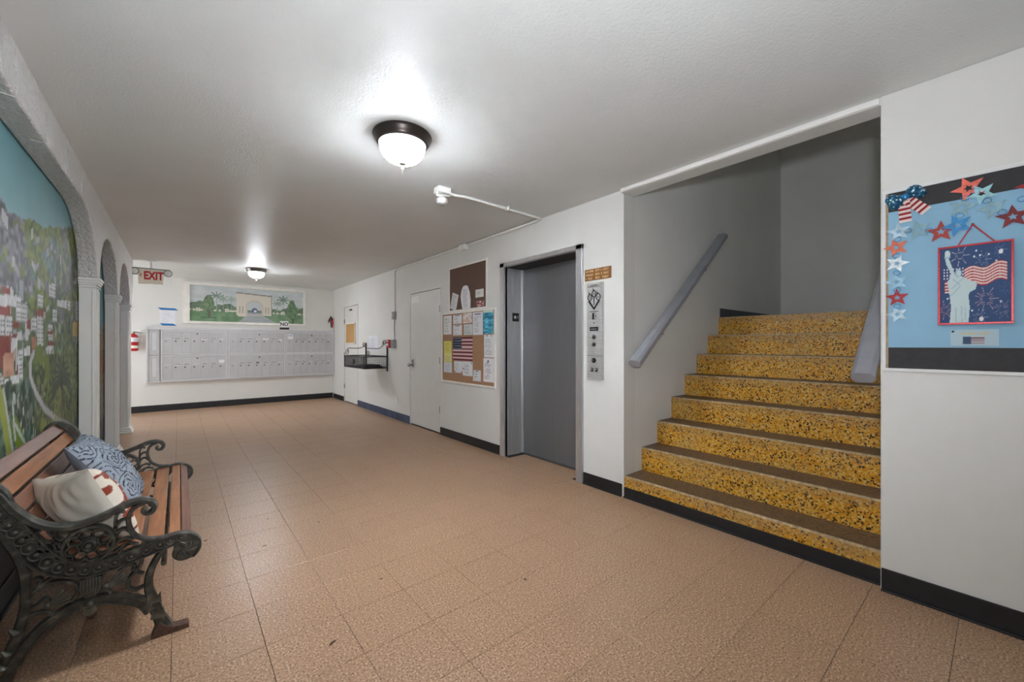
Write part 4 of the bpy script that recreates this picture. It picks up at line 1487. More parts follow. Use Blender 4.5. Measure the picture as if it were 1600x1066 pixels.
# "NO" sign on its stand on top of the mailboxes
t = thing('no_sign', 'white sign reading NO on a black stand on the mailboxes', 'sign', (1.785, YB - 0.05, 1.58))
m = MB(); m.box(1.700, 1.882, YB - 0.070, YB - 0.046, 1.581, 1.625); m.build('stand', 'black', t, bevel=0.003)
m = MB(); m.box(1.705, 1.865, YB - 0.064, YB - 0.052, 1.620, 1.765); pl2 = m.build('plate', 'paper', t, bevel=0.002)
lettering('letters', 'NO', 0.105, (1.785, YB - 0.0645, 1.695), ROT_BACK, 'black', pl2, 0.001, 0.92, 0.003)

# ribbon ornament standing in the corner
t = thing('ribbon_ornament', 'dark and red ribbon ornament standing in the corner on the mailboxes', 'ornament', (2.775, YB - 0.04, 1.58))
m = MB(); m.tube([(2.772, YB - 0.04, 1.582), (2.770, YB - 0.04, 1.66)], [0.018, 0.012], 10); m.build('white_base', 'paper', t, smooth=True)
m = MB(); m.tube(catmull([(2.770, YB - 0.04, 1.65), (2.765, YB - 0.042, 1.74), (2.745, YB - 0.045, 1.85)], 4), [0.014] * 9, 8); m.build('dark_stem', 'straw', t, smooth=True)
for (a, b_, mt) in (((2.70, 1.76), (2.75, 1.90), 'straw'), ((2.75, 1.92), (2.80, 1.79), 'straw'), ((2.73, 1.84), (2.775, 1.80), 'redletter'), ((2.795, 1.88), (2.797, 1.64), 'redletter')):
    m = MB(); m.tube([(a[0], YB - 0.045, a[1]), ((a[0] + b_[0]) / 2, YB - 0.055, (a[1] + b_[1]) / 2), (b_[0], YB - 0.045, b_[1])], [0.008, 0.020, 0.008], 8); m.build('ribbon', mt, t, smooth=True)


# framed painting
def garden(u, v):
    n = vnoise(u * 60, v * 22, 2)
    c = np.array([[196, 204, 204.]]) + (vnoise(u * 14, v * 16, 1) - .5)[:, None] * np.array([[26, 22, 18.]])
    hz = 0.31 + 0.02 * (1 - u)
    hill = hz + 0.13 + 0.07 * np.sin(u * 9 + 1) * np.sin(u * 23) + 0.05 * vnoise(u * 40, u * 0, 9)
    hill = np.where((u > .27) & (u < .36), hill + .08 * np.cos((u - .315) * 35), hill)
    k = v < hill
    c[k] = (np.array([[84, 106, 80.]]) + (n - .5)[:, None] * 40)[k]
    k = v < hz - 0.02
    g = np.array([[92, 128, 86.]]) + (vnoise(u * 30, v * 10, 6) - .5)[:, None] * np.array([[44, 40, 40.]])
    c[k] = g[k]
    k = (v < hz + .015) & (v > hz - .03) & (vnoise(u * 55, u * 0 + 3, 8) > .42)
    c[k] = (222, 216, 192)
    for hu in (.065, .295, .80):
        c[(np.abs(u - hu) < .016) & (np.abs(v - hz) < .045)] = (224, 218, 196)
        c[np.hypot((u - hu) * 3.0, v - hz) < .02] = (170, 130, 110)
    # road
    k = inpoly(u, v, [(.475, .24), (.60, .24), (.74, 0), (.39, 0)])
    c[k] = (np.array([[160, 163, 166.]]) + (vnoise(u * 20, v * 40, 4) - .5)[:, None] * 20)[k]
    # gate building
    k = (u > .375) & (u < .69) & (v > .20 + (u - .375) * .05) & (v < .86 - (u - .375) * .16)
    k |= (u > .39) & (u < .46) & (v > .17) & (v < .4)
    c[k] = (218, 208, 192)
    arch = (np.abs(u - .535) < .062) & (v > .24) & (v < .46) | (np.hypot((u - .535) / .062, (v - .46) / .16) < 1) & (v >= .46)
    ring = (np.abs(u - .535) < .08) & (v > .2) & (v < .46) | (np.hypot((u - .535) / .08, (v - .46) / .21) < 1) & (v >= .46)
    c[ring] = (200, 190, 172)
    c[arch] = (190, 198, 200)
    c[arch & (v < .36)] = (92, 108, 88)
    c[arch & (v < .29)] = (160, 163, 166)
    c[(np.hypot((u - .535) * 2.8, v - .36) < .075)] = (70, 84, 120)
    c[(np.hypot((u - .54) * 2.8, v - .34) < .035)] = (220, 224, 230)
    for q in (.405, .43, .635, .66):
        c[(np.abs(u - q) < .006) & (v > .27) & (v < .47)] = (172, 160, 144)
    k = (u > .37) & (u < .695) & (v > .845 - (u - .375) * .16) & (v < .875 - (u - .375) * .16)
    c[k] = (120, 112, 106)
    k = (u > .683) & (u < .695) & (v > .25) & (v < .85)
    c[k] = (150, 142, 132)

    def palm(pu, pv, s, col):
        for a in np.linspace(0, 2 * np.pi, 8, endpoint=False):
            c[segdist(u * 2.9, v, (pu * 2.9, pv), (pu * 2.9 + s * np.cos(a), pv + s * .8 * np.sin(a))) < .016] = col
        c[(np.abs(u - pu) < .004) & (v < pv) & (v > .36)] = (150, 160, 150)
    palm(.21, .73, .15, (96, 124, 112)); palm(.265, .66, .13, (138, 158, 146)); palm(.335, .66, .12, (150, 168, 156)); palm(.80, .72, .16, (98, 122, 104)); palm(.745, .60, .12, (132, 152, 136))
    # clipped trees
    k = np.hypot((u - .148) / .047, (v - .44) / np.where(v > .44, .30, .17)) < 1
    c[k] = (np.array([[86, 112, 74.]]) + (vnoise(u * 120, v * 30, 3) - .5)[:, None] * 70)[k]
    c[(np.abs(u - .152) < .010) & (v > .10) & (v < .3)] = (88, 70, 56)
    c[(np.abs(u - .15) < .06) & (np.abs(v - .11) < .02)] = (60, 88, 58)
    for (q, z, r) in ((.885, .52, .042), (.91, .40, .045), (.875, .30, .040), (.90, .20, .036), (.885, .64, .028)):
        k = np.hypot((u - q) / r, (v - z) / (r * 3.2)) < 1
        c[k] = (np.array([[80, 112, 70.]]) + (vnoise(u * 110, v * 30, 7) - .5)[:, None] * 64)[k]
    c[(np.abs(u - .893) < .009) & (v < .16)] = (70, 66, 52)
    return np.clip(c * 0.80 + np.array([[40, 42, 42.]]), 0, 255)


pt = thing('garden_painting', 'wide painting of a gated garden drive in a cream frame', 'painting', (1.14, YB, 1.665))
panel('canvas', (0.165, YB - 0.018, 1.712), (2.010, 0, 0), (0, 0, 0.712), 230, 90, garden, 'print', 0.014, pt)
for (x0, x1, z0, z1) in ((0.057, 2.22, 1.665, 1.714), (0.057, 2.22, 2.422, 2.470), (0.057, 0.168, 1.714, 2.422), (2.172, 2.22, 1.714, 2.422)):
    m = MB(); m.box(x0, x1, YB - 0.05, YB - 0.0005, z0, z1); m.build('frame_rail', 'creamframe', pt, bevel=0.005)

# fire extinguisher on the back wall beside the arcade
t = thing('fire_extinguisher', 'red fire extinguisher hanging on the wall beside the last arch', 'fire extinguisher', (-0.628, YB - 0.085, 1.12))
ex, ey = -0.628, YB - 0.085
m = MB(); m.lathe([(0.0, 1.135), (0.055, 1.137), (0.066, 1.15), (0.066, 1.385), (0.060, 1.41), (0.040, 1.435), (0.022, 1.445), (0.022, 1.46)], (ex, ey, 0), 24); cy_ = m.build('cylinder', 'red', t, smooth=True)
m = MB(); m.lathe([(0.0665, 1.30), (0.0668, 1.305), (0.0668, 1.375), (0.0665, 1.38)], (ex, ey, 0), 24); m.build('white_label', 'paper', cy_, smooth=True)
m = MB(); m.lathe([(0.0665, 1.185), (0.0670, 1.188), (0.0670, 1.235), (0.0665, 1.238)], (ex, ey, 0), 24); m.build('instruction_label', 'cream', cy_, smooth=True)
m = MB(); m.lathe([(0.016, 1.455), (0.018, 1.462), (0.018, 1.485), (0.010, 1.49)], (ex, ey, 0), 14); vl = m.build('valve', 'chrome', t, smooth=True)
m = MB(); m.tube([(ex - 0.01, ey, 1.488), (ex + 0.05, ey - 0.01, 1.475), (ex + 0.12, ey - 0.02, 1.462)], [0.008, 0.009, 0.006], 8); m.build('lever', 'chrome', vl, smooth=True)
m = MB(); m.tube([(ex - 0.01, ey, 1.492), (ex + 0.045, ey - 0.01, 1.508), (ex + 0.105, ey - 0.015, 1.49)], [0.007, 0.008, 0.005], 8); m.build('squeeze_handle', 'white', vl, smooth=True)
m = MB(); m.box(ex - 0.03, ex + 0.03, ey + 0.064, YB - 0.0005, 1.30, 1.40); m.build('wall_bracket', 'greymetal', t)

# exit sign hanging at the end of the arcade
t = thing('exit_sign', 'cream exit sign with red letters and two emergency lamp heads', 'exit sign', (-0.32, 8.22, 2.17))
m = MB(); m.box(-0.465, -0.178, 8.19, 8.25, 2.172, 2.392); hs = m.build('housing', 'cream', t, bevel=0.005)
lettering('letters', 'EXIT', 0.165, (-0.292, 8.1895, 2.290), ROT_BACK, 'redletter', hs, 0.0015, 0.66, 0.006)
m = MB(); m.prism([(-0.452, 2.295), (-0.432, 2.322), (-0.424, 2.316), (-0.440, 2.295), (-0.424, 2.274), (-0.432, 2.268)], (0, 8.190, 0), (1, 0, 0), (0, 0, 1), (0, -0.002, 0)); m.build('chevron', 'redletter', hs)
m = MB(); m.box(-0.53 + 0.001, -0.10, 8.205, 8.235, 2.394, 2.410); m.build('mounting_bar', 'greymetal', t, bevel=0.002)
m = MB(); m.lathe([(0.05, 2.530), (0.05, 2.515), (0.014, 2.505), (0.014, 2.405)], (-0.32, 8.22, 0), 16); m.build('canopy', 'white', t, smooth=True)
for (lx, tl) in ((-0.503, -0.2), (-0.125, 0.25)):
    m = MB()
    cc = Vector((lx, 8.19, 2.345))
    m.lathe([(0.012, 0.055), (0.030, 0.04), (0.052, 0.0), (0.056, -0.03), (0.050, -0.034)], cc, 18, 'y')
    lh = m.build('lamp_head', 'greymetal', t, smooth=True)
    m = MB(); m.lathe([(0.048, -0.031), (0.03, -0.038), (0.0, -0.040)], cc, 18, 'y'); m.build('lamp_lens', 'trimwhite', lh, smooth=True)
    m = MB(); m.tube([(lx, 8.22, 2.40), (lx, 8.225, 2.36)], 0.009, 8); m.build('lamp_arm', 'greymetal', lh)

# ================================================================== WROUGHT IRON WALL RACK
RY0, RY1, RXF, RZ0, RZ1 = 6.855, 7.895, 2.415, 0.845, 1.045
rk = thing('wall_rack', 'black wrought iron wall basket with wire mesh sides and scrolled top', 'wall rack', (XR, (RY0 + RY1) / 2, 0.79))
for y in (RY0, RY1):
    m = MB(); m.box(XR - 0.022, XR - 0.002, y - 0.011, y + 0.011, 0.785, 1.325 if y == RY0 else 1.285); m.build('post', 'blackiron', rk, bevel=0.002)
for z in (RZ0, RZ1):
    for (a, b_) in (((RXF, RY0), (XR - 0.004, RY0)), ((RXF, RY1), (XR - 0.004, RY1)), ((RXF, RY0), (RXF, RY1)), ((XR - 0.012, RY0), (XR - 0.012, RY1))):
        m = MB(); m.tube([(a[0], a[1], z), (b_[0], b_[1], z)], 0.0095, 6); m.build('frame_bar', 'blackiron', rk)
for (x, y) in ((RXF, RY0), (RXF, RY1)):
    m = MB(); m.tube([(x, y, RZ0 - 0.008), (x, y, RZ1 + 0.008)], 0.0095, 6); m.build('corner_bar', 'blackiron', rk)


def wire_panel(p, U, V, du, dv, r):
    m = MB()
    U, V, p = Vector(U), Vector(V), Vector(p)
    nu, nv_ = int(U.length / du), int(V.length / dv)
    for k in range(1, nu):
        a = p + U * (k / nu); m.tube([a, a + V], r, 3)
    for k in range(1, nv_):
        a = p + V * (k / nv_); m.tube([a, a + U], r, 3)
    o = m.build('wire_mesh', 'mesh', rk)
    o['kind'] = 'stuff'


wire_panel((RXF, RY0, RZ0), (0, RY1 - RY0, 0), (0, 0, RZ1 - RZ0), 0.016, 0.016, 0.0022)
wire_panel((RXF, RY0, RZ0), (XR - RXF - 0.01, 0, 0), (0, 0, RZ1 - RZ0), 0.016, 0.016, 0.0020)
wire_panel((RXF, RY1, RZ0), (XR - RXF - 0.01, 0, 0), (0, 0, RZ1 - RZ0), 0.02, 0.02, 0.0020)
wire_panel((RXF, RY0, RZ0), (XR - RXF - 0.01, 0, 0), (0, RY1 - RY0, 0), 0.03, 0.03, 0.0022)
# scrolled rods joining the posts
zt = 1.185
lead = catmull([(XR - 0.014, RY1 - 0.03, zt), (XR - 0.014, RY1 - 0.30, zt - 0.006), (XR - 0.014, RY0 + 0.42, zt - 0.006), (XR - 0.014, RY0 + 0.30, zt + 0.012)], 5) + [(XR - 0.014, RY0 + 0.22, zt + 0.04)]
sp2 = [(XR - 0.014, RY0 + 0.115 + 0.085 * (1 - t * .68) * math.cos(a), 1.285 + 0.052 * (1 - t * .68) * math.sin(a)) for t, a in zip(np.linspace(0, 1, 28), np.linspace(-0.75, -0.75 + 2 * math.pi * 1.3, 28))]
m = MB(); m.tube(lead + sp2, 0.0055, 6); m.build('scroll_rod', 'blackiron', rk, smooth=True)
# scroll on the far end of the front
sc1 = [(RXF + 0.004, RY1 - 0.13 + 0.10 * (1 - t * .65) * math.cos(a), RZ1 + 0.075 + 0.062 * (1 - t * .65) * math.sin(a)) for t, a in zip(np.linspace(0, 1, 26), np.linspace(math.pi / 2, math.pi / 2 + 2 * math.pi * 1.3, 26))]
rod = catmull([(XR - 0.014, RY1 - 0.02, 1.245), (2.70, RY1 - 0.05, 1.19), (2.55, RY1 - 0.08, 1.185), (RXF + 0.05, RY1 - 0.12, 1.19)], 5)
m = MB(); m.tube(rod + sc1[1:], 0.0055, 6); m.build('scroll_rod', 'blackiron', rk, smooth=True)
sc2 = [(XR - 0.014, RY1 - 0.12 + 0.085 * (1 - t * .65) * math.cos(a), 1.085 + 0.045 * (1 - t * .6) * math.sin(a)) for t, a in zip(np.linspace(0, 1, 24), np.linspace(0.3, 0.3 + 2 * math.pi * 1.2, 24))]
m = MB(); m.tube(sc2, 0.005, 6); m.build('scroll_rod', 'blackiron', rk, smooth=True)
sc3 = [(XR - 0.014, RY1 + 0.10 + 0.075 * (1 - t * .65) * math.cos(a), 1.255 + 0.042 * (1 - t * .65) * math.sin(a)) for t, a in zip(np.linspace(0, 1, 24), np.linspace(-1.2, -1.2 + 2 * math.pi * 1.2, 24))]
m = MB(); m.tube([(XR - 0.014, RY1, 1.20)] + sc3, 0.005, 6); m.build('scroll_rod', 'blackiron', rk, smooth=True)
# rosette on the front mesh
for k in range(6):
    a = k * math.pi / 3
    m = MB(); m.tube([(RXF - 0.004, (RY0 + RY1) / 2 - 0.02, 0.945), (RXF - 0.010, (RY0 + RY1) / 2 - 0.02 + 0.055 * math.cos(a), 0.945 + 0.045 * math.sin(a))], [0.004, 0.014], 6); m.build('petal', 'blackiron', rk, smooth=True)
# folded papers lying in the basket, sheet standing above it
t = thing('folded_newspaper', 'dark folded newspaper lying in the wire basket', 'newspaper', (2.62, 7.2, RZ0 + 0.004))
m = MB(); m.box(2.47, 2.77, 6.93, 7.40, RZ0 + 0.004, RZ0 + 0.030); m.build('fold', 'blackboard', t, bevel=0.008)
m = MB(); m.box(2.50, 2.74, 6.95, 7.36, RZ0 + 0.0301, RZ0 + 0.055); m.build('upper_fold', 'straw', t, bevel=0.008)
t = thing('wall_notice', 'white sheet with a centre crease on the wall above the wire basket', 'notice', (XR, 7.53, 1.165))
panel('sheet', (XR - 0.0012, 7.775, 1.165), (0, -0.47, 0.0), (0, 0.0, 0.255), 26, 18, lambda u, v: np.where(((np.abs(u - .42) < .02) | ((np.modf(u * 9)[0] < .25) & (v > .1) & (v < .8)))[:, None], np.array([[206, 206, 218.]]), np.array([[236, 236, 240.]])), 'print', 0.0006, t)


# ================================================================== MURALS BEHIND THE ARCHES
def mix_c(c, k, col):
    c[k] = col


RECTS = [(2.96, 3.08, 1.44, 1.49, 'w'), (3.11, 3.21, 1.45, 1.50, 'w'), (2.99, 3.12, 1.50, 1.53, 'r'), (3.21, 3.3, 1.37, 1.51, 'w'), (3.31, 3.4, 1.37, 1.48, 'w'), (2.90, 3.04, 1.29, 1.4, 'w'), (3.05, 3.15, 1.29, 1.39, 'w'),
         (2.90, 3.12, 1.4, 1.43, 'r'), (3.16, 3.27, 1.34, 1.37, 'r'), (3.15, 3.24, 1.29, 1.31, 'r'), (2.90, 3.13, 1.21, 1.29, 'r'), (3.25, 3.33, 1.07, 1.23, 'w'), (3.35, 3.47, 1.2, 1.24, 'w'), (3.15, 3.24, 1.24, 1.29, 'w'),
         (3.5, 3.6, 1.33, 1.41, 'w'), (3.61, 3.75, 1.24, 1.43, 'w'), (3.58, 3.76, 1.43, 1.46, 'r'), (3.5, 3.59, 1.22, 1.3, 'o'), (3.62, 3.75, 1.48, 1.55, 'w'), (3.87, 3.99, 1.28, 1.38, 'w'), (3.84, 3.99, 1.32, 1.34, 'r'),
         (3.81, 4.02, 1.2, 1.24, 'w'), (3.9, 4.07, 1.56, 1.65, 'w'), (3.99, 4.12, 1.41, 1.49, 'w'), (4.12, 4.44, 1.52, 1.56, 'w'), (4.18, 4.35, 1.43, 1.5, 'g'), (4.46, 4.56, 1.51, 1.58, 'w'), (3.86, 4.02, 1.25, 1.27, 'r'),
         (4.64, 4.91, 1.32, 1.43, 'y'), (4.79, 4.91, 1.45, 1.61, 'w'), (3.4, 3.48, 1.34, 1.39, 'r'), (2.96, 3.02, 1.05, 1.11, 'w'), (3.04, 3.27, 1.06, 1.09, 'w'), (3.01, 3.18, 1.1, 1.21, 'p')]
PALETTE = dict(w=(204, 206, 208), r=(126, 58, 50), o=(172, 120, 92), g=(110, 116, 120), y=(178, 156, 96), p=(182, 140, 118))
RIDGE = np.array([(0.0, 2.25), (1.2, 2.15), (2.4, 2.05), (2.96, 1.95), (3.06, 1.91), (3.25, 1.92), (3.43, 1.95), (3.74, 1.98), (4.04, 2.04), (4.61, 2.16), (5.0, 2.18)])
ROAD = [(3.54, 1.21), (3.47, 1.16), (3.47, 1.08), (3.58, 0.98), (3.78, 0.86), (4.07, 0.76), (4.48, 0.65), (4.91, 0.52)]


def coast_town(y, z):
    r = np.random.default_rng(5)
    n1, n2 = vnoise(y * 9, z * 9, 1), vnoise(y * 26, z * 34, 2)
    n3 = vnoise(y * 4, z * 5, 3)
    sky = np.array([[104, 152, 160.]]) + np.clip((2.35 - z) / 0.5, 0, 1)[:, None] * np.array([[34, 24, 22.]]) + (n1 - .5)[:, None] * 8
    c = sky.copy()
    rz = np.interp(y, RIDGE[:, 0], RIDGE[:, 1]) + (vnoise(y * 22, y * 0, 8) - .5) * 0.03
    land = z < rz
    base = np.array([[92, 112, 84.]]) + (n2 - .5)[:, None] * np.array([[70, 74, 56.]]) + (n3 - .5)[:, None] * np.array([[40, 40, 30.]])
    c[land] = base[land]
    # grey lilac cliffs on the left, green hill on the right
    k = land & (z > 1.52) & (y < 3.55 + (n1 - .5) * .5)
    c[k] = (np.array([[104, 105, 112.]]) + (n2 - .5)[:, None] * np.array([[90, 88, 92.]]))[k]
    k = land & (z > 1.62) & (y > 3.45) & (y < 4.1) & (n1 > .35)
    c[k] = (np.array([[90, 118, 106.]]) + (n2 - .5)[:, None] * 60)[k]
    k = land & (z > 1.45) & (y > 3.35 + (1.95 - z) * 0.2) & (n3 > .40)
    c[k] = (np.array([[98, 114, 52.]]) + (n2 - .5)[:, None] * np.array([[64, 66, 40.]]))[k]
    k = land & (y > 4.25) & (z > 1.3) & (n1 > .55)
    c[k] = (np.array([[92, 96, 88.]]) + (n2 - .5)[:, None] * 60)[k]
    # brushwork of small houses
    for _ in range(300):
        cy, cz = r.uniform(1.0, 4.9), r.uniform(1.30, 2.02)
        if cz > np.interp(cy, RIDGE[:, 0], RIDGE[:, 1]) - .04:
            continue
        w, h = r.uniform(.012, .05), r.uniform(.010, .035)
        k = (np.abs(y - cy) < w) & (np.abs(z - cz - (y - cy) * r.uniform(-.5, .5)) < h)
        c[k] = [(150, 152, 158), (108, 114, 116), (122, 132, 92), (84, 92, 84), (176, 176, 178), (96, 114, 56)][r.integers(6)]
    # dense town rows further left than the frame shows, and across the middle
    for _ in range(150):
        cy, cz = r.uniform(.9, 3.5), r.uniform(1.08, 1.55)
        w, h = r.uniform(.02, .06), r.uniform(.02, .06)
        k = (np.abs(y - cy) < w) & (np.abs(z - cz) < h)
        c[k] = [(186, 188, 192), (150, 156, 164), (120, 62, 54), (196, 196, 196), (96, 110, 84)][r.integers(5)]
    for (y0, y1, z0, z1, cc) in RECTS:
        k = (y > y0) & (y < y1) & (z > z0) & (z < z1 + (y - y0) * .08)
        c[k] = (np.array([PALETTE[cc]], float) + (n2 - .5)[:, None] * 34)[k]
        if cc == 'w' and z1 - z0 > .06:
            kk = k & (np.modf((z - z0) / .026)[0] < .42) & (np.modf((y - y0) / .035)[0] > .35)
            c[kk] = (112, 116, 122)
    # gardens
    k = (z < 1.2 + (n1 - .5) * .12) & (y > 3.55)
    c[k] = (np.array([[82, 98, 62.]]) + (n2 - .5)[:, None] * np.array([[70, 76, 44.]]) + (n3 - .5)[:, None] * 40)[k]
    k = (z < 1.06 + (n1 - .5) * .1) & (y <= 3.55)
    c[k] = (np.array([[72, 92, 80.]]) + (n2 - .5)[:, None] * np.array([[80, 84, 80.]]))[k]
    for _ in range(260):
        cy, cz = r.uniform(1.0, 3.8), r.uniform(.62, 1.02)
        k = (np.abs(y - cy) < .008) & (np.abs(z - cz) < .022)
        c[k] = [(176, 184, 180), (100, 132, 120), (52, 70, 64), (150, 130, 124)][r.integers(4)]
    for _ in range(170):
        cy, cz = r.uniform(3.7, 4.9), r.uniform(.55, 1.25)
        k = segdist(y, z, (cy, cz), (cy + r.uniform(-.05, .05), cz - r.uniform(.05, .13))) < .008
        c[k] = [(120, 136, 60), (70, 84, 60), (150, 152, 84), (92, 96, 90), (58, 72, 52)][r.integers(5)]
    k = (polydist(y, z, [(3.55, 1.19), (3.68, 1.21), (3.85, 1.17), (3.86, 1.0), (3.8, .92)]) < .05) & (n1 > .3)
    c[k] = (104, 122, 58)
    # road wall
    d = polydist(y, z, ROAD)
    c[d < .022] = (176, 178, 180)
    c[(d >= .022) & (d < .032)] = (92, 96, 92)
    # palm
    for a in np.linspace(-.2, 3.4, 15):
        e = (4.26 + .34 * math.cos(a), .98 + .2 * math.sin(a) - .10 * abs(math.cos(a)) ** 2)
        c[polydist(y, z, [(4.26, .98), ((4.26 + e[0]) / 2, (.98 + e[1]) / 2 + .05), e]) < .012] = (66, 76, 62)
    for a in np.linspace(3.5, 5.9, 12):
        e = (4.26 + .30 * math.cos(a), .98 + .34 * math.sin(a))
        c[segdist(y, z, (4.26, .98), e) < .010] = (122, 130, 70) if int(a * 10) % 2 else (70, 84, 52)
    c[np.hypot(y - 4.26, z - .98) < .045] = (52, 54, 54)
    # big leaves in front
    for pts, w, cc in (([(2.90, 1.08), (2.99, 1.0), (3.06, .84), (3.13, .70)], .045, (150, 160, 76)), ([(2.80, 1.0), (2.9, .85), (2.95, .62)], .05, (120, 138, 56)), ([(3.18, .84), (3.28, .76), (3.36, .66)], .06, (112, 136, 44)), ([(3.74, .75), (3.8, .68), (3.9, .62)], .06, (120, 138, 60))):
        c[polydist(y, z, pts) < w] = cc
    for pts in ([(3.2, .85), (3.32, .76), (3.44, .66)], [(3.16, .96), (3.18, .84), (3.2, .78)], [(3.02, 1.04), (3.1, .86), (3.16, .72)]):
        c[polydist(y, z, pts) < .014] = (178, 186, 184)
    k = z < .66 + (n1 - .5) * .08
    c[k] = (np.array([[62, 76, 68.]]) + (n2 - .5)[:, None] * np.array([[40, 50, 40.]]))[k]
    k = z < .52 + (n1 - .5) * .06
    c[k] = (np.array([[42, 48, 50.]]) + (n2 - .5)[:, None] * 20)[k]
    return np.clip(c, 8, 245)


def mural(name, label, y0, y1, z0, z1, fn, res):
    t = thing(name, label, 'mural', (XM, (y0 + y1) / 2, z0))
    nx, ny = int((y1 - y0) / res), int((z1 - z0) / res)
    panel('painted_panel', (XM - 0.002, y0, z0), (0, y1 - y0, 0), (0, 0, z1 - z0), nx, ny,
          lambda u, v: fn(y0 + u * (y1 - y0), z0 + v * (z1 - z0)), 'mural', 0.027, t)


mural('coast_mural', 'wall painting of a hillside seaside town behind the bench', 0.72, 4.92, 0.0, 2.35, coast_town, 0.0105)


def cliff_fn(top, rock, low):
    def fn(y, z):
        n2 = vnoise(y * 26, z * 34, 12); n1 = vnoise(y * 9, z * 9, 14)
        c = np.array([top], float) + (n1 - .5)[:, None] * 26 - np.clip(z - 1.5, 0, 1)[:, None] * 24
        k = z < 1.42 + (n1 - .5) * .25
        c[k] = (np.array([rock], float) + (n2 - .5)[:, None] * np.array([[96, 80, 70.]]))[k]
        k = (z < 1.2) & (z > .92) & (n2 > .62)
        c[k] = (134, 62, 50)
        k = z < .86 + (n1 - .5) * .1
        c[k] = (np.array([low], float) + (n2 - .5)[:, None] * 46)[k]
        k = z < .45
        c[k] = (np.array([[74, 76, 76.]]) + (n2 - .5)[:, None] * 30)[k]
        return np.clip(c, 8, 245)
    return fn


mural('cliff_mural', 'wall painting of brown cliffs under a teal sky in the middle arch', 4.94, 6.44, 0.0, 2.35, cliff_fn((62, 112, 122), (120, 102, 80), (118, 108, 98)), 0.014)


def harbour(y, z):
    n2 = vnoise(y * 26, z * 34, 22)
    c = np.array([[104, 112, 134.]]) + (n2 - .5)[:, None] * 24
    c[z < 1.3] = (np.array([[120, 122, 128.]]) + (n2 - .5)[:, None] * 50)[z < 1.3]
    k = (z < 1.36) & (z > 1.24) & (np.modf(y * 3.1)[0] < .5)
    c[k] = (112, 62, 58)
    k = (z < 1.22) & (np.modf(z * 12)[0] < .4)
    c[k] = (66, 70, 76)
    c[z < .6] = (np.array([[88, 92, 94.]]) + (n2 - .5)[:, None] * 40)[z < .6]
    return np.clip(c, 8, 245)


mural('harbour_mural', 'wall painting of grey harbour houses in the last narrow arch', 6.46, 7.95, 0.0, 2.35, harbour, 0.016)

# ================================================================== BENCH
bench = thing('park_bench', 'ornate cast iron bench with wooden slats in front of the mural', 'bench', (-0.25, 3.0, 0))
BY = 2.305          # near face of the near end
TK = 0.042          # thickness of the casting

ARM = [(-0.560, 0.770), (-0.532, 0.742), (-0.501, 0.706), (-0.465, 0.640), (-0.409, 0.577), (-0.344, 0.546), (-0.274, 0.549), (-0.216, 0.569), (-0.163, 0.592), (-0.124, 0.598), (-0.092, 0.586), (-0.079, 0.563), (-0.090, 0.541), (-0.108, 0.541), (-0.117, 0.553), (-0.108, 0.562)]
RAILC = [(-0.585, 0.745), (-0.545, 0.700), (-0.501, 0.638), (-0.465, 0.566), (-0.422, 0.481), (-0.377, 0.417), (-0.323, 0.378), (-0.274, 0.362), (-0.201, 0.364), (-0.120, 0.381), (-0.050, 0.395), (0.000, 0.402), (0.035, 0.394), (0.058, 0.372), (0.060, 0.342), (0.042, 0.318), (0.012, 0.312), (-0.010, 0.330), (-0.004, 0.354), (0.018, 0.358), (0.028, 0.344)]
RAILW = [0.020, 0.026, 0.030, 0.032, 0.034, 0.032, 0.027, 0.026, 0.025, 0.024, 0.023, 0.021, 0.018, 0.016, 0.015, 0.014, 0.013, 0.012, 0.010, 0.008, 0.006]
REAR = [(-0.520, 0.600), (-0.483, 0.535), (-0.452, 0.450), (-0.440, 0.370), (-0.441, 0.280), (-0.456, 0.200), (-0.474, 0.130), (-0.488, 0.060), (-0.500, 0.0)]
FRONT = [(-0.040, 0.385), (-0.078, 0.325), (-0.097, 0.270), (-0.098, 0.215), (-0.083, 0.150), (-0.066, 0.085), (-0.052, 0.045), (-0.045, 0.012)]
ARCH = [(-0.470, 0.075), (-0.448, 0.118), (-0.415, 0.165), (-0.377, 0.198), (-0.310, 0.229), (-0.238, 0.227), (-0.179, 0.204), (-0.120, 0.165), (-0.092, 0.120)]


def wlist(ws, n, k=6):
    xs_ = np.linspace(0, len(ws) - 1, n)
    return list(np.interp(xs_, range(len(ws)), ws))


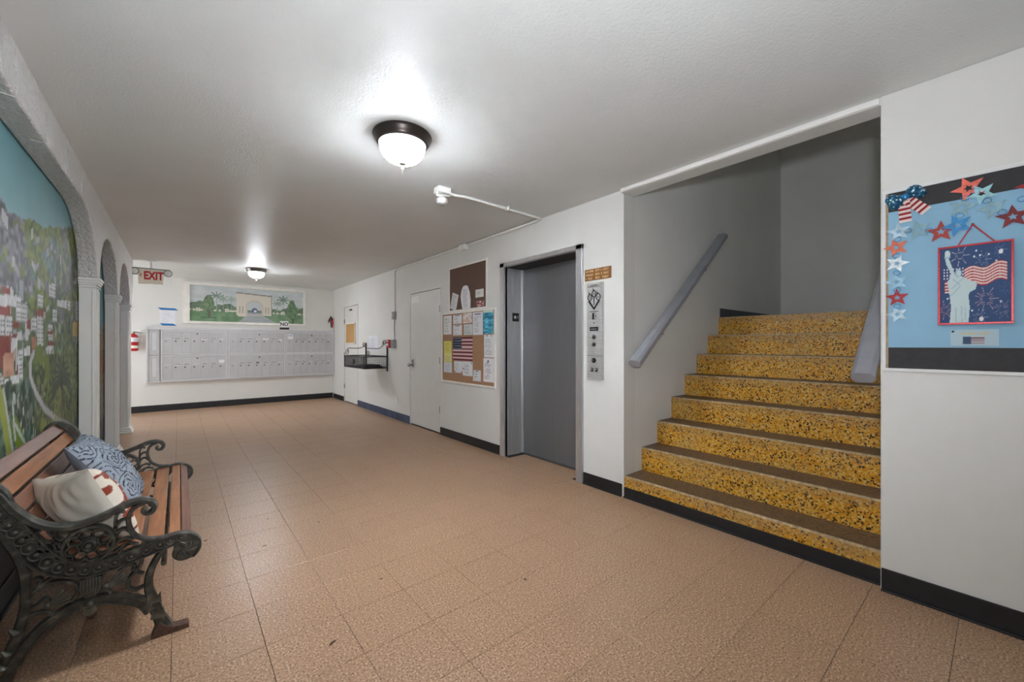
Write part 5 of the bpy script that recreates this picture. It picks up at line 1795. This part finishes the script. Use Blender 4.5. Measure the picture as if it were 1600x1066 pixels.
def bench_end(y0):
    y1 = y0 + TK
    ym = (y0 + y1) / 2
    cv = catmull(RAILC, 5)
    m = MB(); m.bar(cv, y0 + 0.008, y1 - 0.008, wlist(RAILW, len(cv)), ch=0.15)
    # raised beads along both edges
    ww = wlist(RAILW, len(cv))
    for sgn in (-1, 1):
        e = []
        for i, p in enumerate(cv[:76]):
            a, b_ = cv[max(i - 1, 0)], cv[min(i + 1, len(cv) - 1)]
            dx, dz = b_[0] - a[0], b_[1] - a[1]
            l = math.hypot(dx, dz) or 1
            e.append((p[0] - dz / l * ww[i] * sgn, p[1] + dx / l * ww[i] * sgn))
        m.bar(e, y0, y1, 0.0048, ch=0.5)
    end = m.build('end_frame', 'iron', bench, smooth=True)
    # rings along the rail
    n = 0
    acc = 0.0
    for i in range(8, 64):
        acc += math.hypot(cv[i][0] - cv[i - 1][0], cv[i][1] - cv[i - 1][1])
        if acc > 0.033:
            acc = 0.0
            r = ww[i] * 0.62
            ring = [(cv[i][0] + r * math.cos(a), y0 + 0.006, cv[i][1] + r * math.sin(a)) for a in np.linspace(0, 2 * math.pi, 14, endpoint=False)]
            m = MB(); m.tube(ring, 0.0036, 5, closed=True)
            m.lathe([(0.0, -0.004), (r * .35, -0.002), (r * .45, 0.003)], (cv[i][0], y0 + 0.006, cv[i][1]), 8, 'y')
            m.build('ring_boss', 'iron', end, smooth=True)
    # front roll: swirled boss
    m = MB()
    for k in range(6):
        a0 = k * math.pi / 3
        m.tube([(0.022 + r_ * math.cos(a0 + r_ * 26), y0 - 0.002, 0.350 + r_ * math.sin(a0 + r_ * 26)) for r_ in np.linspace(0.006, 0.040, 7)], [0.004, 0.006, 0.007, 0.008, 0.008, 0.006, 0.003], 6)
    m.lathe([(0.040, 0.002), (0.040, TK - 0.004), (0.0, TK)], (0.022, y0, 0.350), 20, 'y')
    m.build('front_roll', 'iron', end, smooth=True)
    # arm
    ca_ = catmull(ARM, 6)
    m = MB(); m.bar(ca_, y0 - 0.004, y1 + 0.004, wlist([0.010, 0.012, 0.013, 0.013, 0.013, 0.013, 0.012, 0.012, 0.012, 0.011, 0.011, 0.010, 0.009, 0.008, 0.007, 0.006], len(ca_)), ch=0.4)
    m.build('arm', 'iron', end, smooth=True)
    # C scroll carrying the arm
    m = MB(); m.bar(catmull([(-0.112, 0.585), (-0.140, 0.575), (-0.158, 0.548), (-0.160, 0.505), (-0.142, 0.456), (-0.100, 0.426), (-0.055, 0.418)], 6), y0 + 0.004, y1 - 0.004, 0.008, ch=0.4)
    m.build('arm_scroll', 'iron', end, smooth=True)
    # back top cap
    m = MB(); m.bar(catmull([(-0.478, 0.655), (-0.492, 0.715), (-0.535, 0.765), (-0.580, 0.776), (-0.612, 0.752), (-0.618, 0.715), (-0.590, 0.660)], 6), y0 + 0.004, y1 - 0.004, 0.011, ch=0.4)
    m.prism([(-0.49, 0.70), (-0.535, 0.762), (-0.58, 0.772), (-0.612, 0.75), (-0.612, 0.71), (-0.57, 0.66)], (0, y0 + 0.012, 0), (1, 0, 0), (0, 0, 1), (0, TK - 0.024, 0))
    m.build('back_cap', 'iron', end, smooth=True)
    # legs
    cr = catmull(REAR, 5)
    m = MB(); m.bar(cr, y0 + 0.002, y1 - 0.002, wlist([0.012, 0.014, 0.015, 0.015, 0.015, 0.016, 0.020, 0.026, 0.022], len(cr)), ch=0.35)
    for z in (0.20, 0.13, 0.085):
        m.tube([(-0.478 - (0.2 - z) * .25, y0 + 0.004, z + 0.014), (-0.462 - (0.2 - z) * .25, y0, z - 0.004), (-0.470 - (0.2 - z) * .3, y0 + 0.004, z - 0.034)], [0.004, 0.013, 0.004], 8)
    m.build('leg', 'iron', end, smooth=True)
    cf = catmull(FRONT, 5)
    m = MB(); m.bar(cf, y0 + 0.002, y1 - 0.002, wlist([0.010, 0.012, 0.014, 0.015, 0.019, 0.020, 0.024, 0.030], len(cf)), ch=0.35)
    for (px, pz, s) in ((-0.082, 0.185, 1.0), (-0.070, 0.115, 0.95)):
        m.prism([(px - 0.024 * s, pz - 0.03), (px - 0.018 * s, pz + 0.006), (px - 0.004, pz - 0.008), (px + 0.002, pz + 0.022 * s), (px + 0.014, pz - 0.006), (px + 0.022 * s, pz + 0.008), (px + 0.026 * s, pz - 0.034)], (0, y0 - 0.001, 0), (1, 0, 0), (0, 0, 1), (0, 0.010, 0))
    fl_ = m.build('leg', 'iron', end, smooth=True)
    M.setdefault('rust', mat_plain('rusted_foot', (84, 62, 50), 0.7, var=0.2, scale=60, bmp=0.2))
    m = MB(); m.prism([(-0.092, 0.0), (0.036, 0.0), (0.036, 0.016), (0.028, 0.022), (-0.010, 0.024), (-0.040, 0.040), (-0.062, 0.062), (-0.076, 0.050), (-0.088, 0.018)], (0, y0 - 0.003, 0), (1, 0, 0), (0, 0, 1), (0, TK + 0.006, 0))
    m.build('foot', 'rust', fl_, bevel=0.004)
    # arched brace with bosses
    cb = catmull(ARCH, 5)
    m = MB(); m.bar(cb, y0 + 0.003, y1 - 0.003, wlist([0.020, 0.020, 0.019, 0.018, 0.017, 0.017, 0.018, 0.020, 0.022], len(cb)), ch=0.3)
    for sgn in (-1, 1):
        e = []
        for i, p in enumerate(cb):
            a, b_ = cb[max(i - 1, 0)], cb[min(i + 1, len(cb) - 1)]
            dx, dz = b_[0] - a[0], b_[1] - a[1]
            l = math.hypot(dx, dz) or 1
            e.append((p[0] - dz / l * 0.014 * sgn, p[1] + dx / l * 0.014 * sgn))
        m.bar(e, y0 - 0.001, y0 + 0.012, 0.0035, ch=0.5)
    br = m.build('arched_brace', 'iron', end, smooth=True)
    m = MB(); m.lathe([(0.0, -0.008), (0.008, -0.007), (0.013, -0.002), (0.020, 0.0), (0.022, 0.006)], (-0.272, y0 + 0.003, 0.226), 16, 'y')
    m.lathe([(0.0, -0.003), (0.020, 0.0), (0.018, 0.02)], (-0.272, y0 + 0.006, 0.198), 12, 'y')
    m.build('rosette_boss', 'iron', br, smooth=True)
    # flower roundel under the arm
    rc = (-0.276, 0.458)
    m = MB()
    m.bar([(rc[0] + 0.072 * math.cos(a), rc[1] + 0.072 * math.sin(a)) for a in np.linspace(0, 2 * math.pi, 36, endpoint=False)], y0 + 0.002, y1 - 0.004, 0.0075, closed=True, ch=0.4)
    m.lathe([(0.0, -0.012), (0.008, -0.011), (0.012, -0.004), (0.018, -0.008), (0.024, -0.003), (0.027, 0.004), (0.027, TK - 0.016)], (rc[0], y0 + 0.006, rc[1]), 20, 'y')
    for k in range(8):
        a = k * math.pi / 4 + 0.2
        c2 = (rc[0] + 0.046 * math.cos(a), rc[1] + 0.046 * math.sin(a))
        m.bar([(c2[0] + 0.0185 * math.cos(q), c2[1] + 0.0185 * math.sin(q)) for q in np.linspace(0, 2 * math.pi, 14, endpoint=False)], y0 + 0.006, y1 - 0.010, 0.0036, closed=True, ch=0.4)
    m.build('flower_roundel', 'iron', end, smooth=True)
    # scrollwork
    m = MB()
    ya, yb = y0 + 0.008, y1 - 0.008
    for pts, w_ in (
        ([(-0.205, 0.500), (-0.190, 0.525), (-0.172, 0.532), (-0.160, 0.520)], .0055),
        ([(-0.205, 0.455), (-0.192, 0.488), (-0.172, 0.494), (-0.160, 0.480)], .0055),
        ([(-0.206, 0.420), (-0.190, 0.445), (-0.165, 0.452), (-0.148, 0.440)], .0055),
        ([(-0.200, 0.470), (-0.200, 0.540), (-0.190, 0.565), (-0.172, 0.560)], .0055),
        ([(-0.205, 0.405), (-0.170, 0.425), (-0.130, 0.418)], .005), ([(-0.19, 0.395), (-0.175, 0.42), (-0.15, 0.43)], .005),
        ([(-0.345, 0.478), (-0.375, 0.500), (-0.410, 0.505)], .006), ([(-0.350, 0.500), (-0.372, 0.520), (-0.385, 0.545)], .006), ([(-0.350, 0.455), (-0.385, 0.470), (-0.425, 0.478)], .006),
        ([(-0.340, 0.425), (-0.375, 0.440), (-0.400, 0.445)], .005), ([(-0.445, 0.535), (-0.420, 0.545), (-0.395, 0.560)], .006), ([(-0.365, 0.470), (-0.372, 0.500), (-0.368, 0.525)], .005),
        # lower left vine
        ([(-0.432, 0.318), (-0.405, 0.338), (-0.370, 0.342), (-0.335, 0.332), (-0.310, 0.308), (-0.308, 0.275), (-0.325, 0.250)], .0075),
        ([(-0.432, 0.345), (-0.418, 0.372), (-0.402, 0.365), (-0.412, 0.345), (-0.392, 0.352), (-0.372, 0.366)], .006),
        ([(-0.438, 0.235), (-0.405, 0.242), (-0.378, 0.228), (-0.372, 0.205)], .007), ([(-0.438, 0.262), (-0.412, 0.272), (-0.392, 0.290), (-0.380, 0.276)], .006),
        # lower right vine
        ([(-0.243, 0.262), (-0.246, 0.300), (-0.225, 0.335), (-0.195, 0.350)], .006),
        ([(-0.190, 0.318), (-0.165, 0.338), (-0.142, 0.330), (-0.148, 0.312), (-0.128, 0.318), (-0.120, 0.342), (-0.130, 0.358)], .006),
        ([(-0.132, 0.310), (-0.158, 0.280), (-0.160, 0.245), (-0.140, 0.226), (-0.112, 0.232)], .007), ([(-0.250, 0.262), (-0.228, 0.262), (-0.212, 0.242)], .006), ([(-0.115, 0.285), (-0.140, 0.300)], .006)):
        m.bar(catmull(pts, 5), ya, yb, w_, ch=0.45)
    # fan leaves
    for (o_, d0, spr, L_) in (((-0.385, 0.262), 0.35, 0.95, 0.062), ((-0.225, 0.275), 0.45, 0.9, 0.062)):
        for k in range(5):
            a = d0 + (k / 4 - .5) * spr
            m.tube([(o_[0], ya + 0.002, o_[1]), (o_[0] + L_ * .55 * math.cos(a), ya - 0.003, o_[1] + L_ * .55 * math.sin(a)), (o_[0] + L_ * math.cos(a), ya + 0.004, o_[1] + L_ * math.sin(a))], [0.003, 0.0065, 0.004], 6)
        m.lathe([(0.0, -0.006), (0.012, 0.0), (0.012, 0.02)], (o_[0], ya, o_[1]), 10, 'y')
    m.build('scrollwork', 'iron', end, smooth=True)['kind'] = 'stuff'
    # shell in the middle
    m = MB()
    m.prism([(-0.302, 0.322), (-0.300, 0.270), (-0.285, 0.246), (-0.258, 0.246), (-0.244, 0.268), (-0.240, 0.320), (-0.27, 0.334)], (0, y0 + 0.010, 0), (1, 0, 0), (0, 0, 1), (0, TK - 0.02, 0))
    for k in range(7):
        f = k / 6 - .5
        m.tube([(-0.271 + f * .02, y0 + 0.008, 0.250), (-0.271 + f * .055, y0 + 0.002, 0.290), (-0.271 + f * .05, y0 + 0.008, 0.325)], [0.003, 0.0055, 0.004], 6)
    m.build('shell', 'iron', end, smooth=True)
    return end


near_end = bench_end(BY)
far_end = near_end.copy(); COL.objects.link(far_end)
FAR = 3.655 - BY
far_end.location = Vector(near_end.location) + Vector((0, FAR, 0))


def copy_children(src, dst):
    for ch in list(src.children):
        c_ = ch.copy(); COL.objects.link(c_); c_.parent = dst
        copy_children(ch, c_)


copy_children(near_end, far_end)
SY0, SY1 = BY + TK - 0.012, BY + FAR + 0.012
for (x0, x1, z, mt, tl) in ((-0.365, -0.305, 0.412, 'wooddark', -.15), (-0.290, -0.228, 0.402, 'wooddark', -.03), (-0.212, -0.128, 0.404, 'wood', 0.02), (-0.112, -0.050, 0.410, 'wood', 0.06), (-0.034, 0.006, 0.417, 'wood', 0.05), (0.010, 0.050, 0.408, 'wooddark', -0.5)):
    m = MB(); m.box(-(x1 - x0) / 2, (x1 - x0) / 2, SY0, SY1, -0.022, 0.0)
    s_ = m.build('seat_slat', mt, bench, bevel=0.004)
    s_.location = Vector(((x0 + x1) / 2, 0, z)) - Vector(bench.location)
    s_.rotation_euler = (0, -tl, 0)
ang = math.atan2(0.81, -0.58)
for i, mt in enumerate(('wooddark', 'wood', 'wooddark', 'wooddark', 'wooddark')):
    cxy = (-0.560 + i * 0.0405, 0.752 - i * 0.0600)
    m = MB(); m.box(-0.0305, 0.0305, SY0, SY1, -0.020, 0.0)
    s_ = m.build('back_slat', mt, bench, bevel=0.004)
    s_.location = Vector((cxy[0], 0, cxy[1])) - Vector(bench.location)
    tl = math.atan2(0.0600, 0.0405) if i else 0.72
    s_.rotation_euler = (0, tl, 0)
m = MB(); m.tube([(-0.05, BY + 0.03, 0.30), (-0.05, BY + FAR + 0.012, 0.30)], 0.010, 8); m.build('stretcher', 'iron', bench, smooth=True)


# ================================================================== CUSHIONS
def cushion(name, label, centre, right, up, normal, w, h, t, front, back, mat):
    """pillow: front painted side towards normal"""
    n = 84
    th = thing(name, label, 'cushion', centre)
    R_, U_, N_ = (np.array(v, float) / np.linalg.norm(v) for v in (right, up, normal))
    g = np.linspace(-1, 1, n + 1)
    u, v = np.meshgrid(g, g); u, v = u.ravel(), v.ravel()
    pin = 0.07
    px = u * (1 - pin * (1 - v ** 2) * 1.0) * w / 2
    py = v * (1 - pin * (1 - u ** 2) * 1.0) * h / 2
    prof = (np.clip(1 - u ** 2, 0, 1) ** .45) * (np.clip(1 - v ** 2, 0, 1) ** .45)
    wr = ((vnoise((u + 1) * 4 + v * 2, (v + 1) * 1.6, 3) - .5) * 0.026 + (vnoise((u + 1) * 9 + v * 3, (v + 1) * 2.5, 5) - .5) * 0.010) * prof ** .5
    ridge = (1 - np.maximum(np.abs(u), np.abs(v))) < 1e-6
    for nm, sgn, fn in (('front_cover', 1, front), ('back_cover', -1, back)):
        d = sgn * (prof * t / 2 + wr)
        d[ridge] = 0
        P = px[:, None] * R_ + py[:, None] * U_ + d[:, None] * N_
        i = (np.arange(n)[:, None] * (n + 1) + np.arange(n)[None, :]).ravel()
        f = np.stack([i, i + 1, i + n + 2, i + n + 1], 1)
        me = bpy.data.meshes.new(nm)
        me.from_pydata(P.tolist(), [], f.tolist())
        bm = bmesh.new(); bm.from_mesh(me)
        bm.normal_update()
        if sum(fc.normal.dot(Vector(N_)) for fc in bm.faces) * sgn < 0:
            bmesh.ops.reverse_faces(bm, faces=bm.faces)
        bm.to_mesh(me); bm.free()
        me.polygons.foreach_set('use_smooth', [True] * len(me.polygons))
        at = me.color_attributes.new('Col', 'FLOAT_COLOR', 'POINT')
        buf = np.ones((len(P), 4)); buf[:, :3] = lin_arr(fn((u + 1) / 2, (v + 1) / 2))
        at.data.foreach_set('color', buf.ravel().astype(np.float32))
        me.materials.append(M[mat])
        o = bpy.data.objects.new(nm, me); COL.objects.link(o); o.parent = th
        md = o.modifiers.new('sub', 'SUBSURF'); md.levels = 1; md.render_levels = 1
    return th


def roses(u, v):
    c = np.array([[150, 160, 172.]]) + (vnoise(u * 20, v * 20, 2) - .5)[:, None] * 14
    black = (26, 28, 34)
    dmin = np.full(u.shape, 9.0)
    idx = np.zeros(u.shape, int)
    r = np.random.default_rng(3)
    cs = [(.30, .62), (.62, .50), (.82, .80), (.15, .22), (.52, .15), (.88, .22), (.55, .88), (.10, .92)]
    for i, (a, b_) in enumerate(cs):
        d = np.hypot(u - a, v - b_)
        k = d < dmin
        dmin = np.where(k, d, dmin); idx = np.where(k, i, idx)
    ang_ = np.zeros(u.shape)
    for i, (a, b_) in enumerate(cs):
        k = idx == i
        ang_[k] = np.arctan2(v[k] - b_, u[k] - a) + i
    rr = dmin + 0.012 * np.sin(ang_ * 5 + dmin * 22) + (vnoise(u * 8, v * 8, 9) - .5) * .02
    ph = np.abs(np.modf(rr / .046 + ang_ / (2 * np.pi) + 5)[0] - .5)
    k = (ph < .13) & (dmin < .20)
    c[k] = black
    k = (np.abs(np.modf(vnoise(u * 4, v * 4, 4) * 4)[0] - .5) < .06) & (dmin >= .19)
    c[k] = black
    c[dmin < .018] = black
    return c


def rust_flowers(u, v):
    c = np.array([[222, 214, 198.]]) + (vnoise(u * 6, v * 6, 2) - .5)[:, None] * 10
    red = (138, 58, 38)
    for (a, b_, s) in ((.25, .7, .26), (.72, .30, .30), (.75, .82, .22), (.2, .2, .2)):
        d = np.hypot(u - a, v - b_); g = np.arctan2(v - b_, u - a)
        k = (d < s * (.6 + .4 * np.abs(np.cos(g * 2.5)))) & (np.abs(np.sin(g * 4 + d * 9)) > .38)
        c[k] = red
    k = np.abs(np.modf(vnoise(u * 3, v * 3, 7) * 3)[0] - .5) < .09
    c[k] = red
    return c


plain = lambda u, v: np.array([[218, 211, 197.]]) + (vnoise(u * 8, v * 3, 2) - .5)[:, None] * 10
bluegrey = lambda u, v: np.array([[128, 140, 154.]]) + (vnoise(u * 8, v * 3, 2) - .5)[:, None] * 10
cushion('rose_cushion', 'blue grey cushion with black rose outlines on the bench', (-0.292, 3.06, 0.585), (0.0, 1.0, 0.0), (-0.60, 0.06, 0.80), (0.80, 0.0, 0.60), 0.42, 0.44, 0.15, roses, bluegrey, 'fabricprint')
cushion('flower_cushion', 'cream cushion with rust flowers leaning at the near bench end', (-0.318, 2.575, 0.540), (0.512, -0.833, 0.207), (-0.431, -0.040, 0.902), (0.74, 0.55, 0.38), 0.42, 0.36, 0.21, rust_flowers, plain, 'satin')

# ================================================================== DEBRIS ON THE FLOOR
for n, (x, y, s, lb_) in enumerate([(0.501, 1.796, 0.020, 'largest dry leaf scrap lying nearest the camera'), (0.497, 3.373, 0.011, 'tiny dark leaf scrap furthest from the camera on the floor'),
                                    (0.765, 3.079, 0.010, 'tiny dark crumb right of the other scraps past the bench'), (0.415, 2.932, 0.012, 'small dark leaf scrap level with the bench arm'),
                                    (0.133, 3.25, 0.014, 'thin dark scrap on the floor beside the bench front'), (1.43, 1.624, 0.013, 'small bent twig on the floor before the stairs'), (0.837, 2.121, 0.009, 'dark speck on the floor below the bronze lamp')]):
    m = MB()
    pts = [(-s, 0, 0.0012), (-s * .4, s * .32, 0.002), (s * .3, s * .26, 0.003), (s, 0, 0.0015), (s * .3, -s * .22, 0.0022), (-s * .4, -s * .28, 0.0016)]
    vs = pts + [(p[0], p[1], 0.0002) for p in pts]
    k = len(pts)
    m.add(vs, [tuple(range(k)), tuple(reversed(range(k, 2 * k)))] + [(i, i + k, (i + 1) % k + k, (i + 1) % k) for i in range(k)])
    o = m.build('leaf_scrap', 'leaf')
    o.location = (x, y, 0); o.rotation_euler = (0, 0, n * 0.9 + 0.4)
    tag(o, lb_, 'debris', 'leaf scraps on the floor')
